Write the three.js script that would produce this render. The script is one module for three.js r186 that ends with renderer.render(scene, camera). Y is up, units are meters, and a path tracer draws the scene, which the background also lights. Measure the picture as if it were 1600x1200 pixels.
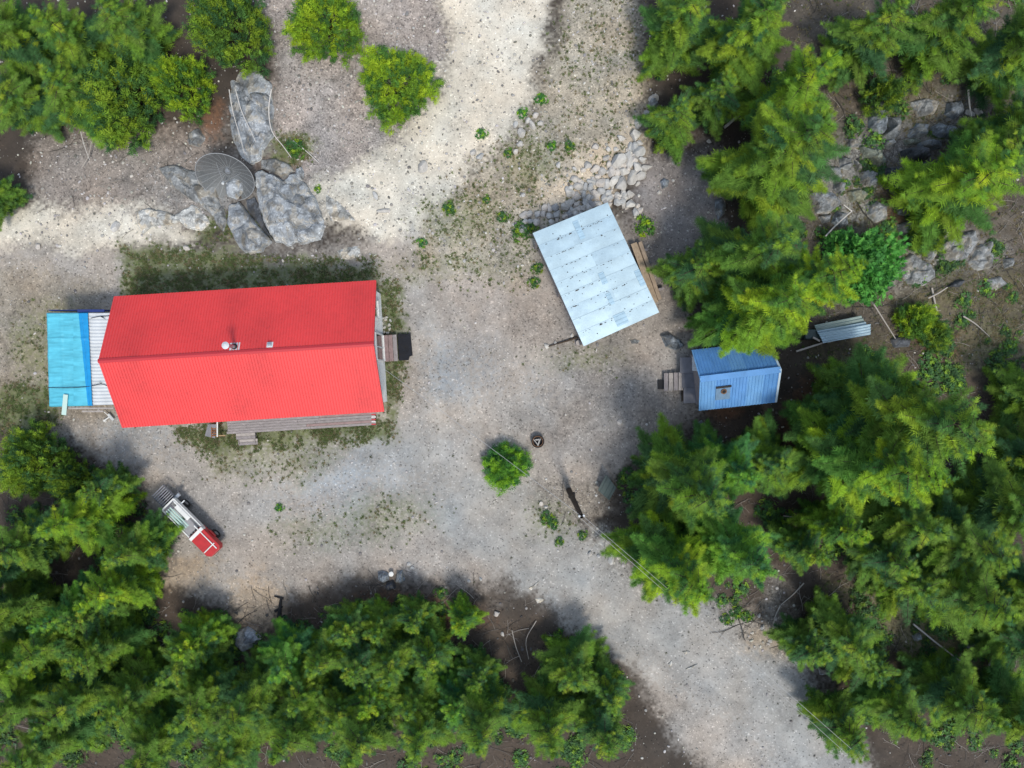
import * as THREE from 'three';
import { mergeGeometries, mergeVertices, toCreasedNormals } from 'three/addons/utils/BufferGeometryUtils.js';

// ------------------------------------------------------------------ camera, sky, sun, exposure
const H = 41, F = 1081;                       // drone height (m), focal length in photo pixels
const scene = new THREE.Scene();
const camera = new THREE.PerspectiveCamera(2 * Math.atan(600 / F) * 180 / Math.PI, 4 / 3, 0.5, 3000);
camera.up.set(0, 0, -1);
camera.position.set(0, H, 0);
camera.lookAt(0, 0, 0);

const sunDir = new THREE.Vector3(0.2, 1, 0.55).normalize();
{
  const w = 256, h = 128, d = new Float32Array(w * h * 4);
  for (let j = 0; j < h; j++) for (let i = 0; i < w; i++) {
    const el = ((j + 0.5) / h - 0.5) * Math.PI, az = ((i + 0.5) / w - 0.5) * 2 * Math.PI;
    const y = Math.sin(el), k = (j * w + i) * 4;
    const t = Math.pow(Math.max(0, y), 0.5);
    const v = new THREE.Vector3(Math.cos(el) * Math.cos(az), y, Math.cos(el) * Math.sin(az));
    const c = Math.max(0, v.dot(sunDir)), au = 1.6 * Math.pow(c, 8);   // thin bright cloud round the sun
    d[k] = 0.66 - 0.28 * t + au * 0.92; d[k + 1] = 0.73 - 0.21 * t + au * 0.88; d[k + 2] = 0.84 - 0.08 * t + au * 0.8; d[k + 3] = 1;
  }
  const sky = new THREE.DataTexture(d, w, h, THREE.RGBAFormat, THREE.FloatType);
  sky.mapping = THREE.EquirectangularReflectionMapping; sky.magFilter = THREE.LinearFilter; sky.needsUpdate = true;
  scene.background = sky; scene.environment = sky;
  scene.backgroundIntensity = 0.78; scene.environmentIntensity = 0.78;
}
const sun = new THREE.DirectionalLight(new THREE.Color(1, 0.94, 0.84), 2.3);
sun.position.copy(sunDir).multiplyScalar(90); sun.castShadow = true; sun.shadow.radius = 21;
Object.assign(sun.shadow.camera, { left: -45, right: 45, top: 40, bottom: -40, near: 1, far: 220 });
sun.shadow.mapSize.set(2048, 2048);
scene.add(sun, sun.target);
const renderer = new THREE.WebGLRenderer({ antialias: true });
renderer.toneMapping = THREE.LinearToneMapping; renderer.toneMappingExposure = 1.12;
renderer.shadowMap.enabled = true; renderer.shadowMap.type = THREE.PCFSoftShadowMap;

// ------------------------------------------------------------------ helpers
let seed = 1;
const R = () => { seed = (seed + 0x6D2B79F5) | 0; let t = Math.imul(seed ^ (seed >>> 15), 1 | seed); t = (t + Math.imul(t ^ (t >>> 7), 61 | t)) ^ t; return ((t ^ (t >>> 14)) >>> 0) / 4294967296; };
const rr = (a, b) => a + (b - a) * R();
const clamp = (x, a = 0, b = 1) => Math.min(b, Math.max(a, x));
const smooth = (a, b, x) => { const t = clamp((x - a) / (b - a)); return t * t * (3 - 2 * t); };
const mix = (a, b, t) => a + (b - a) * t;
const hash = (x, y, s = 0) => { let n = Math.imul(x, 374761393) + Math.imul(y, 668265263) + Math.imul(s, 1274126177); n = Math.imul(n ^ (n >>> 13), 1274126177); return ((n ^ (n >>> 16)) >>> 0) / 4294967296; };
const vnoise = (x, y, s = 0) => { const i = Math.floor(x), j = Math.floor(y); let u = x - i, v = y - j; u = u * u * (3 - 2 * u); v = v * v * (3 - 2 * v); const a = hash(i, j, s), b = hash(i + 1, j, s), c = hash(i, j + 1, s), d = hash(i + 1, j + 1, s); return a + (b - a) * u + (c - a) * v + (a - b - c + d) * u * v; };
const fbm = (x, y, o = 4, s = 0) => { let a = 0.5, f = 0, n = 0; for (let k = 0; k < o; k++) { f += a * vnoise(x, y, s + k); n += a; x = x * 2.03 + 17.1; y = y * 2.03 + 5.3; a *= 0.5; } return f / n; };
const noise3 = (x, y, z, s = 0) => (vnoise(x + 0.37 * z, y - 0.61 * z, s) + vnoise(y + 31.7 + 0.53 * x, z - 11.3, s + 5) + vnoise(z + 71.1, x + 0.29 * y, s + 9)) / 3;

const P = (px, py, h = 0) => new THREE.Vector3((px - 800) * (H - h) / F, h, (py - 600) * (H - h) / F);   // a place in the plan, in units of the plan's scale
const used = {};
const numbered = (n) => { used[n] = (used[n] ?? -1) + 1; return used[n] ? n + '_' + String(used[n]).padStart(3, '0') : n; };
function tag(o, label, category, group, kind) {
  if (label) o.userData.label = label; if (category) o.userData.category = category;
  if (group) o.userData.group = group; if (kind) o.userData.kind = kind; return o;
}
function shade(o) { o.castShadow = true; o.receiveShadow = true; return o; }
function thing(name, label, category, pos = [0, 0, 0], turn = 0, group) {
  const g = new THREE.Group(); g.name = numbered(name); g.position.set(...pos); g.rotation.y = turn; scene.add(g);
  return tag(g, label, category, group);
}
function mesh(name, geo, mat, parent) {
  const m = shade(new THREE.Mesh(Array.isArray(geo) ? mergeGeometries(geo.map((g) => g.index ? g.toNonIndexed() : g)) : geo, mat));
  m.name = parent ? name : numbered(name); (parent || scene).add(m); return m;
}
// box with bevelled edges, uv in metres, long grain along its longest side
function box(w, h, d, x = 0, y = 0, z = 0, b = 0.008) {
  b = Math.min(b, w * 0.3, h * 0.3, d * 0.3);
  const s = new THREE.Shape(), a = w / 2, c = d / 2;
  s.moveTo(-a + b, -c + b); s.lineTo(a - b, -c + b); s.lineTo(a - b, c - b); s.lineTo(-a + b, c - b);
  const g = new THREE.ExtrudeGeometry(s, { depth: h - 2 * b, bevelEnabled: true, bevelSize: b, bevelThickness: b, bevelSegments: 1, steps: 1 });
  g.translate(0, 0, -h / 2 + b); g.rotateX(-Math.PI / 2);
  return uvBox(g, w, d).translate(x, y, z);
}
function uvBox(g, w = 1, d = 0) {
  if (g.index) g = g.toNonIndexed();
  const p = g.attributes.position, n = g.attributes.normal, uv = new Float32Array(p.count * 2), swap = d > w;
  const ox = R() * 7, oy = R() * 7;
  for (let i = 0; i < p.count; i++) {
    const ax = Math.abs(n.getX(i)), ay = Math.abs(n.getY(i)), az = Math.abs(n.getZ(i)); let u, v;
    if (ay >= ax && ay >= az) { u = p.getX(i); v = p.getZ(i); if (swap) [u, v] = [v, u]; }
    else if (ax > az) { u = p.getZ(i); v = p.getY(i); } else { u = p.getX(i); v = p.getY(i); }
    uv[2 * i] = u + ox; uv[2 * i + 1] = v + oy;
  }
  g.setAttribute('uv', new THREE.BufferAttribute(uv, 2)); return g;
}
function tube(pts, r, seg = 6, rEnd = r) {                // tapered tube through points
  const c = new THREE.CatmullRomCurve3(pts.map((p) => p.isVector3 ? p : new THREE.Vector3(...p))), n = Math.max(3, (pts.length - 1) * 4);
  const g = new THREE.TubeGeometry(c, n, 1, seg, false), p = g.attributes.position, v = new THREE.Vector3();
  for (let i = 0; i <= n; i++) {
    const q = c.getPointAt(i / n), k = mix(r, rEnd, i / n);
    for (let j = 0; j <= seg; j++) { const a = i * (seg + 1) + j; v.fromBufferAttribute(p, a).sub(q).multiplyScalar(k).add(q); p.setXYZ(a, v.x, v.y, v.z); }
  }
  return g;
}
const cyl = (r0, r1, h, n = 16, x = 0, y = 0, z = 0) => new THREE.CylinderGeometry(r0, r1, h, n).translate(x, y, z);
function texture(w, h, fn, srgb = true, wrap = THREE.RepeatWrapping) {
  const d = new Uint8Array(w * h * 4), o = [0, 0, 0];
  const enc = (c) => 255 * (c <= 0.0031308 ? 12.92 * c : 1.055 * Math.pow(c, 1 / 2.4) - 0.055);
  for (let j = 0; j < h; j++) for (let i = 0; i < w; i++) {
    fn(i, j, o); const k = (j * w + i) * 4;
    for (let c = 0; c < 3; c++) d[k + c] = srgb ? enc(clamp(o[c])) : 255 * clamp(o[c]);
    d[k + 3] = 255;
  }
  const t = new THREE.DataTexture(d, w, h, THREE.RGBAFormat); if (srgb) t.colorSpace = THREE.SRGBColorSpace;
  t.wrapS = t.wrapT = wrap; t.magFilter = THREE.LinearFilter; t.minFilter = THREE.LinearMipmapLinearFilter; t.generateMipmaps = true; t.needsUpdate = true; return t;
}
const periodic = (i, j, n, cells, s, o = 4) => {           // tiling fbm
  let a = 0.5, f = 0, q = 0, c = cells;
  for (let k = 0; k < o; k++) {
    const x = i / n * c, y = j / n * c, X = Math.floor(x), Y = Math.floor(y); let u = x - X, v = y - Y; u = u * u * (3 - 2 * u); v = v * v * (3 - 2 * v);
    const m = (p) => ((p % c) + c) % c, A = hash(m(X), m(Y), s + k), B = hash(m(X + 1), m(Y), s + k), C = hash(m(X), m(Y + 1), s + k), D = hash(m(X + 1), m(Y + 1), s + k);
    f += a * (A + (B - A) * u + (C - A) * v + (A - B - C + D) * u * v); q += a; a *= 0.5; c *= 2;
  }
  return f / q;
};
const std = (o) => new THREE.MeshStandardMaterial({ roughness: 0.85, ...o, color: o.color ? new THREE.Color().setRGB(...o.color) : undefined });
function rep(t, s, s2 = s) { const c = t.clone(); c.repeat.set(s, s2); c.needsUpdate = true; return c; }

// ------------------------------------------------------------------ material textures
const woodT = texture(256, 256, (i, j, o) => {
  const g = periodic(i * 0.25, j, 256, 24, 3, 4), f = periodic(i, j, 256, 8, 9, 3), k = 0.62 + 0.55 * g + 0.25 * (f - 0.5) - (hash(j, Math.floor(i / 40), 4) > 0.93 ? 0.2 : 0);
  o[0] = 0.9 * k; o[1] = 0.88 * k; o[2] = 0.86 * k;
});
const rockT = texture(512, 512, (i, j, o) => {
  const a = periodic(i, j, 512, 6, 21, 5), b = periodic(i, j, 512, 24, 31, 4), c = hash(i, j, 7);
  const st = periodic(i + 0.6 * j, j * 0.25, 512, 20, 33, 4);
  let k = 0.62 + 0.35 * (a - 0.45) + 0.4 * (b - 0.5) + 0.3 * (st - 0.5) + 0.2 * (c - 0.5);
  if (b > 0.66) k += 0.2; if (st < 0.3) k *= 0.75;
  const warm = smooth(0.5, 0.7, periodic(i, j, 512, 5, 55, 3));
  o[0] = k * mix(0.94, 1.06, warm); o[1] = k * 1.0; o[2] = k * mix(1.07, 0.9, warm);
});
const rockB = texture(512, 512, (i, j, o) => { o[0] = o[1] = o[2] = 0.6 * periodic(i, j, 512, 12, 41, 5) + 0.4 * periodic(i, j, 512, 48, 43, 3); }, false);
const dirtyT = texture(512, 512, (i, j, o) => {             // weathered sheet metal: blotches and grains
  const a = periodic(i, j, 512, 4, 61, 5), b = periodic(i, j, 512, 40, 67, 3); const k = 0.86 + 0.28 * (a - 0.5) + 0.16 * (b - 0.5) - (b > 0.72 ? 0.12 : 0);
  o[0] = k; o[1] = k; o[2] = k;
});
const dirtyR = texture(256, 256, (i, j, o) => { o[0] = o[1] = o[2] = clamp(0.75 + 0.7 * (periodic(i, j, 256, 5, 71, 5) - 0.5)); }, false);
const streakT = texture(512, 512, (i, j, o) => { const a = periodic(i * 0.25, j, 512, 16, 93, 5), b = periodic(i, j, 512, 6, 97, 4); const k = 0.82 + 0.45 * (a - 0.5) + 0.3 * (b - 0.5); o[0] = clamp(k + 0.15 * (a - 0.5)); o[1] = k; o[2] = k; });
const barkT = texture(128, 128, (i, j, o) => { const g = periodic(i, j * 0.2, 128, 16, 13, 4); const k = 0.5 + 0.9 * g; o[0] = k * 0.9; o[1] = k * 0.8; o[2] = k * 0.7; });

const M = {
  red: new THREE.MeshPhysicalMaterial({ color: new THREE.Color().setRGB(0.86, 0.058, 0.06), roughness: 0.58, ior: 1.62, map: rep(dirtyT, 0.15) }),
  redTrim: std({ color: [0.5, 0.03, 0.04], roughness: 0.45 }),
  white: std({ color: [0.9, 0.9, 0.88], roughness: 0.55, map: rep(dirtyT, 0.4) }),
  whiteMetal: std({ color: [0.72, 0.75, 0.77], roughness: 0.5, map: rep(dirtyT, 0.5) }),
  glass: new THREE.MeshPhysicalMaterial({ color: 0x1c2529, roughness: 0.05, metalness: 0, clearcoat: 1 }),
  dark: std({ color: [0.02, 0.02, 0.022], roughness: 0.8 }),
  wood: std({ color: [0.36, 0.33, 0.34], roughness: 0.9, map: woodT }),
  woodPale: std({ color: [0.5, 0.46, 0.44], roughness: 0.9, map: woodT }),
  woodTan: std({ color: [0.5, 0.36, 0.2], roughness: 0.85, map: woodT }),
  woodRed: std({ color: [0.36, 0.26, 0.26], roughness: 0.9, map: woodT }),
  woodBrown: std({ color: [0.3, 0.12, 0.04], roughness: 0.85, map: woodT }),
  ply: std({ color: [0.26, 0.26, 0.29], roughness: 0.9, map: rep(dirtyT, 1.2) }),
  galv: std({ color: [0.47, 0.62, 0.71], roughness: 0.46, metalness: 0.35, map: rep(dirtyT, 0.3), roughnessMap: rep(dirtyR, 0.4) }),
  galv2: std({ color: [0.44, 0.59, 0.69], roughness: 0.44, metalness: 0.35, map: rep(dirtyT, 0.33), roughnessMap: rep(dirtyR, 0.5) }),
  blueMetal: std({ color: [0.14, 0.36, 0.74], roughness: 0.42, metalness: 0.1, map: rep(dirtyT, 0.5), roughnessMap: rep(dirtyR, 0.5) }),
  blueMetal2: std({ color: [0.18, 0.42, 0.77], roughness: 0.42, metalness: 0.1, map: rep(dirtyT, 0.45), roughnessMap: rep(dirtyR, 0.4) }),
  tarp: std({ color: [0.12, 0.6, 0.78], roughness: 0.5, map: rep(streakT, 0.3, 0.6), bumpMap: rep(streakT, 0.3, 0.6), bumpScale: 0.02 }),
  tarpDeep: std({ color: [0.01, 0.33, 0.72], roughness: 0.45, map: rep(dirtyT, 1.1) }),
  tarpNavy: std({ color: [0.01, 0.03, 0.16], roughness: 0.6 }),
  steel: std({ color: [0.5, 0.52, 0.55], roughness: 0.35, metalness: 0.8 }),
  blackSteel: std({ color: [0.03, 0.03, 0.032], roughness: 0.6, metalness: 0.4 }),
  rust: std({ color: [0.22, 0.12, 0.07], roughness: 0.9, map: rep(dirtyT, 2) }),
  pole: std({ color: [0.06, 0.045, 0.035], roughness: 0.95, map: rep(barkT, 0.5) }),
  bark: std({ color: [0.07, 0.055, 0.045], roughness: 0.95, map: rep(barkT, 1) }),
  deadwood: std({ color: [0.42, 0.38, 0.34], roughness: 0.9 }),
  palewood: std({ color: [0.62, 0.58, 0.54], roughness: 0.85 }),
  char: std({ color: [0.018, 0.018, 0.02], roughness: 0.95 }),
  ash: std({ color: [0.5, 0.48, 0.46], roughness: 0.95, map: rep(dirtyT, 3) }),
  cable: std({ color: [0.4, 0.4, 0.4], roughness: 0.5 }),
  asphaltShingle: std({ color: [0.02, 0.021, 0.028], roughness: 0.95, map: rep(rockT, 1) }),
  greenMetal: std({ color: [0.035, 0.065, 0.065], roughness: 0.5, map: rep(dirtyT, 1.2) }),
  greyTarp: std({ color: [0.36, 0.35, 0.36], roughness: 0.8, map: rep(dirtyT, 2) }),
  palegreen: std({ color: [0.5, 0.66, 0.6], roughness: 0.45 }),
  redPaint: std({ color: [0.55, 0.025, 0.03], roughness: 0.4, map: rep(dirtyT, 1.2) }),
  tyre: std({ color: [0.02, 0.02, 0.02], roughness: 0.9 }),
};
const rockMat = (c) => std({ color: c, roughness: 0.92, map: rep(rockT, 0.55), bumpMap: rep(rockB, 0.55), bumpScale: 0.014, vertexColors: true });
const stoneMat = (c) => std({ color: c, roughness: 0.92, map: rep(dirtyT, 0.9), bumpMap: rep(rockB, 0.9), bumpScale: 0.006, vertexColors: true });
const ROCK = { grey: rockMat([0.58, 0.585, 0.59]), pale: rockMat([0.85, 0.8, 0.72]), dark: rockMat([0.15, 0.155, 0.17]), mid: rockMat([0.46, 0.45, 0.43]), blue: rockMat([0.42, 0.45, 0.48]), mossy: rockMat([0.36, 0.38, 0.3]) };

// ------------------------------------------------------------------ the ground: what it is made of, where
const GX0 = -100, GY0 = -75, GW = 1800, GH = 1350, CELL = 5, CW = GW / CELL + 1, CH = GH / CELL + 1;
const zones = [];
function sdPoly(x, y, p) {
  let d = 1e9, inside = false;
  for (let i = 0, j = p.length - 2; i < p.length; j = i, i += 2) {
    const ax = p[j], ay = p[j + 1], bx = p[i], by = p[i + 1], ex = bx - ax, ey = by - ay, wx = x - ax, wy = y - ay;
    const t = clamp((wx * ex + wy * ey) / (ex * ex + ey * ey)), dx = wx - ex * t, dy = wy - ey * t; d = Math.min(d, dx * dx + dy * dy);
    if ((ay > y) !== (by > y) && x < (bx - ax) * (y - ay) / (by - ay) + ax) inside = !inside;
  }
  return (inside ? 1 : -1) * Math.sqrt(d);
}
function sdLine(x, y, p, w) {
  let d = 1e9;
  for (let i = 0; i < p.length - 2; i += 2) { const ex = p[i + 2] - p[i], ey = p[i + 3] - p[i + 1], wx = x - p[i], wy = y - p[i + 1], t = clamp((wx * ex + wy * ey) / (ex * ex + ey * ey)); d = Math.min(d, Math.hypot(wx - ex * t, wy - ey * t)); }
  return w - d;
}
function zone(name, f, soft, amount = 1, rough = 1) {
  const a = new Float32Array(CW * CH);
  for (let j = 0; j < CH; j++) for (let i = 0; i < CW; i++) a[j * CW + i] = amount * smooth(-soft, soft, f(GX0 + i * CELL, GY0 + j * CELL));
  zones.push({ name, a, rough }); return a;
}
const poly = (...p) => (x, y) => sdPoly(x, y, p);
const ell = (cx, cy, rx, ry = rx) => (x, y) => (1 - Math.hypot((x - cx) / rx, (y - cy) / ry)) * Math.min(rx, ry);
const any = (...f) => (x, y) => Math.max(...f.map((g) => g(x, y)));
const at = (a, px, py) => {
  const x = clamp((px - GX0) / CELL, 0, CW - 1.001), y = clamp((py - GY0) / CELL, 0, CH - 1.001), i = x | 0, j = y | 0, u = x - i, v = y - j, k = j * CW + i;
  return (a[k] * (1 - u) + a[k + 1] * u) * (1 - v) + (a[k + CW] * (1 - u) + a[k + CW + 1] * u) * v;
};
const Z = {};
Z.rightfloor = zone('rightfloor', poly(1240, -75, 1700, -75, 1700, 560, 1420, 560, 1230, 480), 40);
Z.yard = zone('yard', poly(-100, 385, 0, 380, 200, 380, 400, 400, 560, 380, 640, 300, 830, 350, 960, 330, 1040, 420, 1090, 540, 1075, 650, 960, 720, 870, 775, 960, 880, 1090, 965, 1290, 1080, 1420, 1275, 1130, 1275, 1000, 1060, 880, 970, 800, 920, 640, 905, 420, 950, 300, 930, 230, 770, 110, 690, 0, 660, -100, 640), 28);
Z.leftdirt = zone('leftdirt', poly(-100, 420, 60, 420, 160, 440, 200, 680, 60, 670, -100, 650), 30, 0.9);
Z.topdirt = zone('topdirt', poly(400, -75, 700, -75, 690, 180, 600, 250, 470, 300, 430, 250), 24);
Z.topleft = zone('topleft', poly(60, 200, 330, 200, 360, 330, 200, 350, 60, 330), 30, 0.9);
Z.weedy = zone('weedy', poly(690, 300, 840, 170, 900, -75, 1010, -75, 1000, 220, 930, 310, 840, 370, 830, 450, 640, 430, 640, 350), 26, 0.95);
Z.sand = zone('sand', any(poly(470, 300, 560, 255, 640, 205, 690, 150, 690, -75, 850, -75, 838, 150, 790, 205, 700, 290, 680, 340, 590, 370, 530, 360, 500, 330), poly(-100, 330, 60, 325, 190, 328, 260, 335, 330, 350, 320, 372, 200, 385, 60, 385, -100, 390)), 18);
Z.tan = zone('tan', poly(990, 165, 1020, 235, 960, 290, 900, 335, 840, 360, 810, 345, 850, 300, 920, 235), 16, 0.9);
Z.greydirt = zone('greydirt', poly(1010, 240, 1100, 220, 1140, 260, 1130, 350, 1060, 470, 1010, 460, 980, 350), 22, 0.9);
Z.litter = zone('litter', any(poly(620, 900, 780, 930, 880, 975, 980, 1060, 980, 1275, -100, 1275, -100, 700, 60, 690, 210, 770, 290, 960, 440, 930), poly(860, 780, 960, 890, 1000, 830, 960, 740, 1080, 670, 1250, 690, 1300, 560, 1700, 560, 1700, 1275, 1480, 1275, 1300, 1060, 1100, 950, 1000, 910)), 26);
Z.stony = zone('stony', any(poly(850, 800, 940, 830, 1000, 900, 960, 890, 880, 840), poly(1090, 940, 1190, 960, 1260, 1060, 1220, 1060), poly(1200, 900, 1240, 950, 1230, 1030, 1280, 1090, 1200, 1010), ell(880, 780, 60, 30)), 22, 0.85);
Z.olive = zone('olive', any(poly(1290, 910, 1390, 920, 1480, 960, 1560, 1030, 1560, 1080, 1420, 1060, 1380, 980), ell(1340, 300, 50, 50), ell(1440, 400, 70, 40), ell(1530, 540, 50, 30)), 25, 0.8);
Z.road = zone('road', (x, y) => sdLine(x, y, [600, 700, 720, 770, 830, 850, 950, 930, 1090, 1010, 1230, 1105, 1330, 1275], 62), 26, 0.9);
Z.ruts = zone('ruts', any((x, y) => sdLine(x, y, [420, 770, 560, 740, 690, 760, 810, 858, 935, 945, 1080, 1025, 1215, 1118, 1300, 1275], 7), (x, y) => sdLine(x, y, [430, 815, 560, 785, 670, 800, 785, 890, 910, 985, 1050, 1065, 1180, 1150, 1250, 1275], 7), (x, y) => sdLine(x, y, [690, 760, 730, 680, 740, 560, 700, 440, 690, 330], 8), (x, y) => sdLine(x, y, [640, 760, 685, 680, 695, 560, 655, 450, 640, 360], 8)), 9, 0.5);
Z.tancorner = zone('tancorner', any(ell(300, 895, 40, 22), ell(400, 935, 40, 34), ell(1205, 1000, 30, 24)), 20, 0.85);
Z.rusty = zone('rusty', any(ell(330, 185, 26, 34), ell(418, 340, 18, 30), ell(1395, 330, 30, 26), ell(1470, 540, 40, 20), ell(1250, 655, 30, 60), ell(650, 955, 90, 26), ell(1120, 650, 20, 20), ell(440, 260, 30, 16)), 14, 0.75);
Z.bluegravel = zone('bluegravel', any(ell(560, 780, 120, 60), ell(200, 700, 60, 30), ell(870, 590, 60, 30), ell(720, 560, 60, 60)), 34, 0.5);
Z.brownyard = zone('brownyard', any(ell(800, 470, 130, 60), ell(960, 590, 90, 60), ell(850, 690, 110, 40), ell(690, 890, 70, 26), ell(640, 420, 60, 30)), 34, 0.5);
Z.needleShade = zone('needleShade', any(ell(970, 630, 100, 70), ell(1040, 420, 60, 80), ell(900, 520, 60, 26), ell(1010, 690, 60, 30)), 44, 0.6);  // needle litter, with soft tree shade painted into its darker colour
Z.bedrock = zone('bedrock', any(ell(1330, 275, 60, 70), ell(1400, 225, 60, 50), ell(1470, 190, 60, 40), ell(1500, 395, 70, 32), ell(1430, 420, 44, 40), ell(300, 300, 60, 36), ell(440, 330, 70, 50), ell(400, 200, 36, 60)), 20, 0.75);
Z.mossy = zone('mossy', any(ell(1470, 470, 60, 30), ell(1560, 480, 40, 60), ell(1340, 560, 60, 24), ell(1290, 220, 30, 20), ell(1440, 170, 40, 30)), 30, 0.5);
Z.grass = zone('grass', any(poly(190, 385, 330, 392, 440, 405, 580, 405, 600, 450, 190, 470), poly(590, 440, 625, 440, 630, 600, 600, 690, 590, 600), poly(270, 662, 340, 660, 600, 650, 620, 680, 560, 690, 440, 700, 330, 705, 280, 690), ell(370, 355, 50, 20), ell(455, 235, 26, 24), ell(30, 640, 60, 40)), 14, 0.85);
Z.grass2 = zone('grass2', any(poly(300, 690, 560, 690, 470, 745, 330, 740), ell(720, 340, 60, 40), ell(830, 250, 40, 40), ell(600, 810, 70, 30), ell(500, 830, 50, 20), ell(700, 420, 70, 16), ell(70, 540, 60, 60), ell(860, 815, 26, 20), ell(910, 560, 40, 16)), 26, 0.45);
const COL = {
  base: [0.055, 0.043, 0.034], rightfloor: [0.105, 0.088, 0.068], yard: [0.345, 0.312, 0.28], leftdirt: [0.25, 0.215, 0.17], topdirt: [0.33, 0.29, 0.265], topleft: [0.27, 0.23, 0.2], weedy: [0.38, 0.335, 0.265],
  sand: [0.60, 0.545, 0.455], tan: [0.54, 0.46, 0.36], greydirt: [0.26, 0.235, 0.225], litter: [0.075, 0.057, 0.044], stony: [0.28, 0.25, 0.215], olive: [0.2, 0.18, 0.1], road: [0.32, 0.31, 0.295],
  tancorner: [0.42, 0.33, 0.24], rusty: [0.15, 0.078, 0.045], ruts: [0.40, 0.385, 0.36], bluegravel: [0.30, 0.32, 0.34], brownyard: [0.33, 0.285, 0.25], mossy: [0.12, 0.115, 0.055], needleShade: [0.2, 0.18, 0.165], bedrock: [0.24, 0.23, 0.22], grass: [0.12, 0.14, 0.055], grass2: [0.16, 0.17, 0.075],
};
function ground0(px, py) { return zones; }
const speckle = { base: 0.4, rightfloor: 0.9, yard: 0.8, leftdirt: 1.2, topdirt: 1.5, topleft: 1.3, weedy: 1.2, sand: 0.6, tan: 0.8, greydirt: 0.9, litter: 0.6, stony: 1.6, olive: 0.7, road: 0.6, tancorner: 0.7, rusty: 0.7, ruts: 0.35, bluegravel: 0.6, brownyard: 0.9, mossy: 0.8, needleShade: 1, bedrock: 1.6, grass: 0.5, grass2: 0.6 };
const TW = 2048, TH = 1536;
const grain = new Float32Array(TW * TH);
const groundT = texture(TW, TH, (i, j, o) => {
  const px = GX0 + (i + 0.5) / TW * GW, py = GY0 + (TH - j - 0.5) / TH * GH;
  const wx = px + 46 * (fbm(px / 60, py / 60, 3, 1) - 0.5) + 14 * (vnoise(px / 7, py / 7, 8) - 0.5), wy = py + 46 * (fbm(px / 60, py / 60, 3, 2) - 0.5) + 14 * (vnoise(px / 7, py / 7, 9) - 0.5);
  let r = COL.base[0], g = COL.base[1], b = COL.base[2], sp = speckle.base;
  const edge = vnoise(px / 3.2, py / 3.2, 12) - 0.5;
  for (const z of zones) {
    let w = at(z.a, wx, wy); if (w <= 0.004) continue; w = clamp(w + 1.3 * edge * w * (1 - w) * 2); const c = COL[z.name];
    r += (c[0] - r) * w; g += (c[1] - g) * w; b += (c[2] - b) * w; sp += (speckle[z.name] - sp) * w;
  }
  const big = fbm(px / 34, py / 34, 4, 30), med = vnoise(px / 4.5, py / 4.5, 33), fin = hash(i, j, 5), f2 = hash(i >> 1, j >> 1, 6);
  const big2 = fbm(px / 11, py / 11, 3, 36); let k = 1 + 0.55 * (big - 0.5) + 0.35 * sp * (big2 - 0.5) + sp * (0.2 * (med - 0.5) + 0.32 * (fin - 0.5) + 0.26 * (f2 - 0.5));
  const warm = 0.15 * (fbm(px / 50, py / 50, 3, 44) - 0.5);
  const s1 = hash(Math.floor((i + 0.4 * j) / 2), Math.floor(j / 2), 77);
  if (s1 > 1 - 0.028 * sp) k *= 1.6; else if (s1 < 0.03 * sp) k *= 0.5;
  const s2 = vnoise(i / 3.3, j / 3.3, 91); if (s2 > 0.9) k *= 1 + 0.5 * sp; else if (s2 < 0.09) k *= 1 - 0.35 * sp;
  grain[j * TW + i] = clamp(0.5 + 0.5 * (k - 1));
  o[0] = r * k * (1 + warm); o[1] = g * k; o[2] = b * k * (1 - warm);
}, true, THREE.MirroredRepeatWrapping);
const groundB = texture(TW, TH, (i, j, o) => { o[0] = o[1] = o[2] = grain[j * TW + i]; }, false, THREE.MirroredRepeatWrapping);
// how rough the land lies: yard and road are smooth
const px2 = (x) => x * F / H + 800, pz2 = (z) => z * F / H + 600;
function gh(x, z) {
  const px = px2(x), py = pz2(z);
  const flat = Math.max(at(Z.yard, px, py), at(Z.road, px, py), at(Z.sand, px, py) * 0.6);
  return (1 - flat) * (0.5 * (fbm(x / 2.6, z / 2.6, 3, 3) - 0.5) + 0.12 * (vnoise(x * 1.7, z * 1.7, 6) - 0.5)) + 0.03 * (vnoise(x * 1.3, z * 1.3, 16) - 0.5);
}
{
  const xs = [], zs = [], HX = GW / 2 * H / F, HZ = GH / 2 * H / F;
  for (let i = 0; i <= 330; i++) xs.push(-HX + 2 * HX * i / 330); for (let i = 0; i <= 250; i++) zs.push(-HZ + 2 * HZ * i / 250);
  for (const a of [xs, zs]) for (const e of [6, 20, 60, 180, 600, 1400]) { a.unshift(a[0] - e); a.push(a[a.length - 1] + e); }
  const n = xs.length, m = zs.length, pos = new Float32Array(n * m * 3), uv = new Float32Array(n * m * 2), idx = [];
  for (let j = 0; j < m; j++) for (let i = 0; i < n; i++) {
    const k = j * n + i, x = xs[i], z = zs[j]; pos[3 * k] = x; pos[3 * k + 1] = gh(x, z); pos[3 * k + 2] = z;
    uv[2 * k] = (px2(x) - GX0) / GW; uv[2 * k + 1] = 1 - (pz2(z) - GY0) / GH;
    if (i < n - 1 && j < m - 1) idx.push(k, k + n, k + 1, k + 1, k + n, k + n + 1);
  }
  const g = new THREE.BufferGeometry(); g.setAttribute('position', new THREE.BufferAttribute(pos, 3)); g.setAttribute('uv', new THREE.BufferAttribute(uv, 2)); g.setIndex(idx); g.computeVertexNormals();
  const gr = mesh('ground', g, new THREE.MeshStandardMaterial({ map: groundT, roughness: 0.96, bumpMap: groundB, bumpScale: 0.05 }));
  tag(gr, 'sandy gravel clearing, dirt track and brown forest floor', null, null, 'structure');
}
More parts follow.
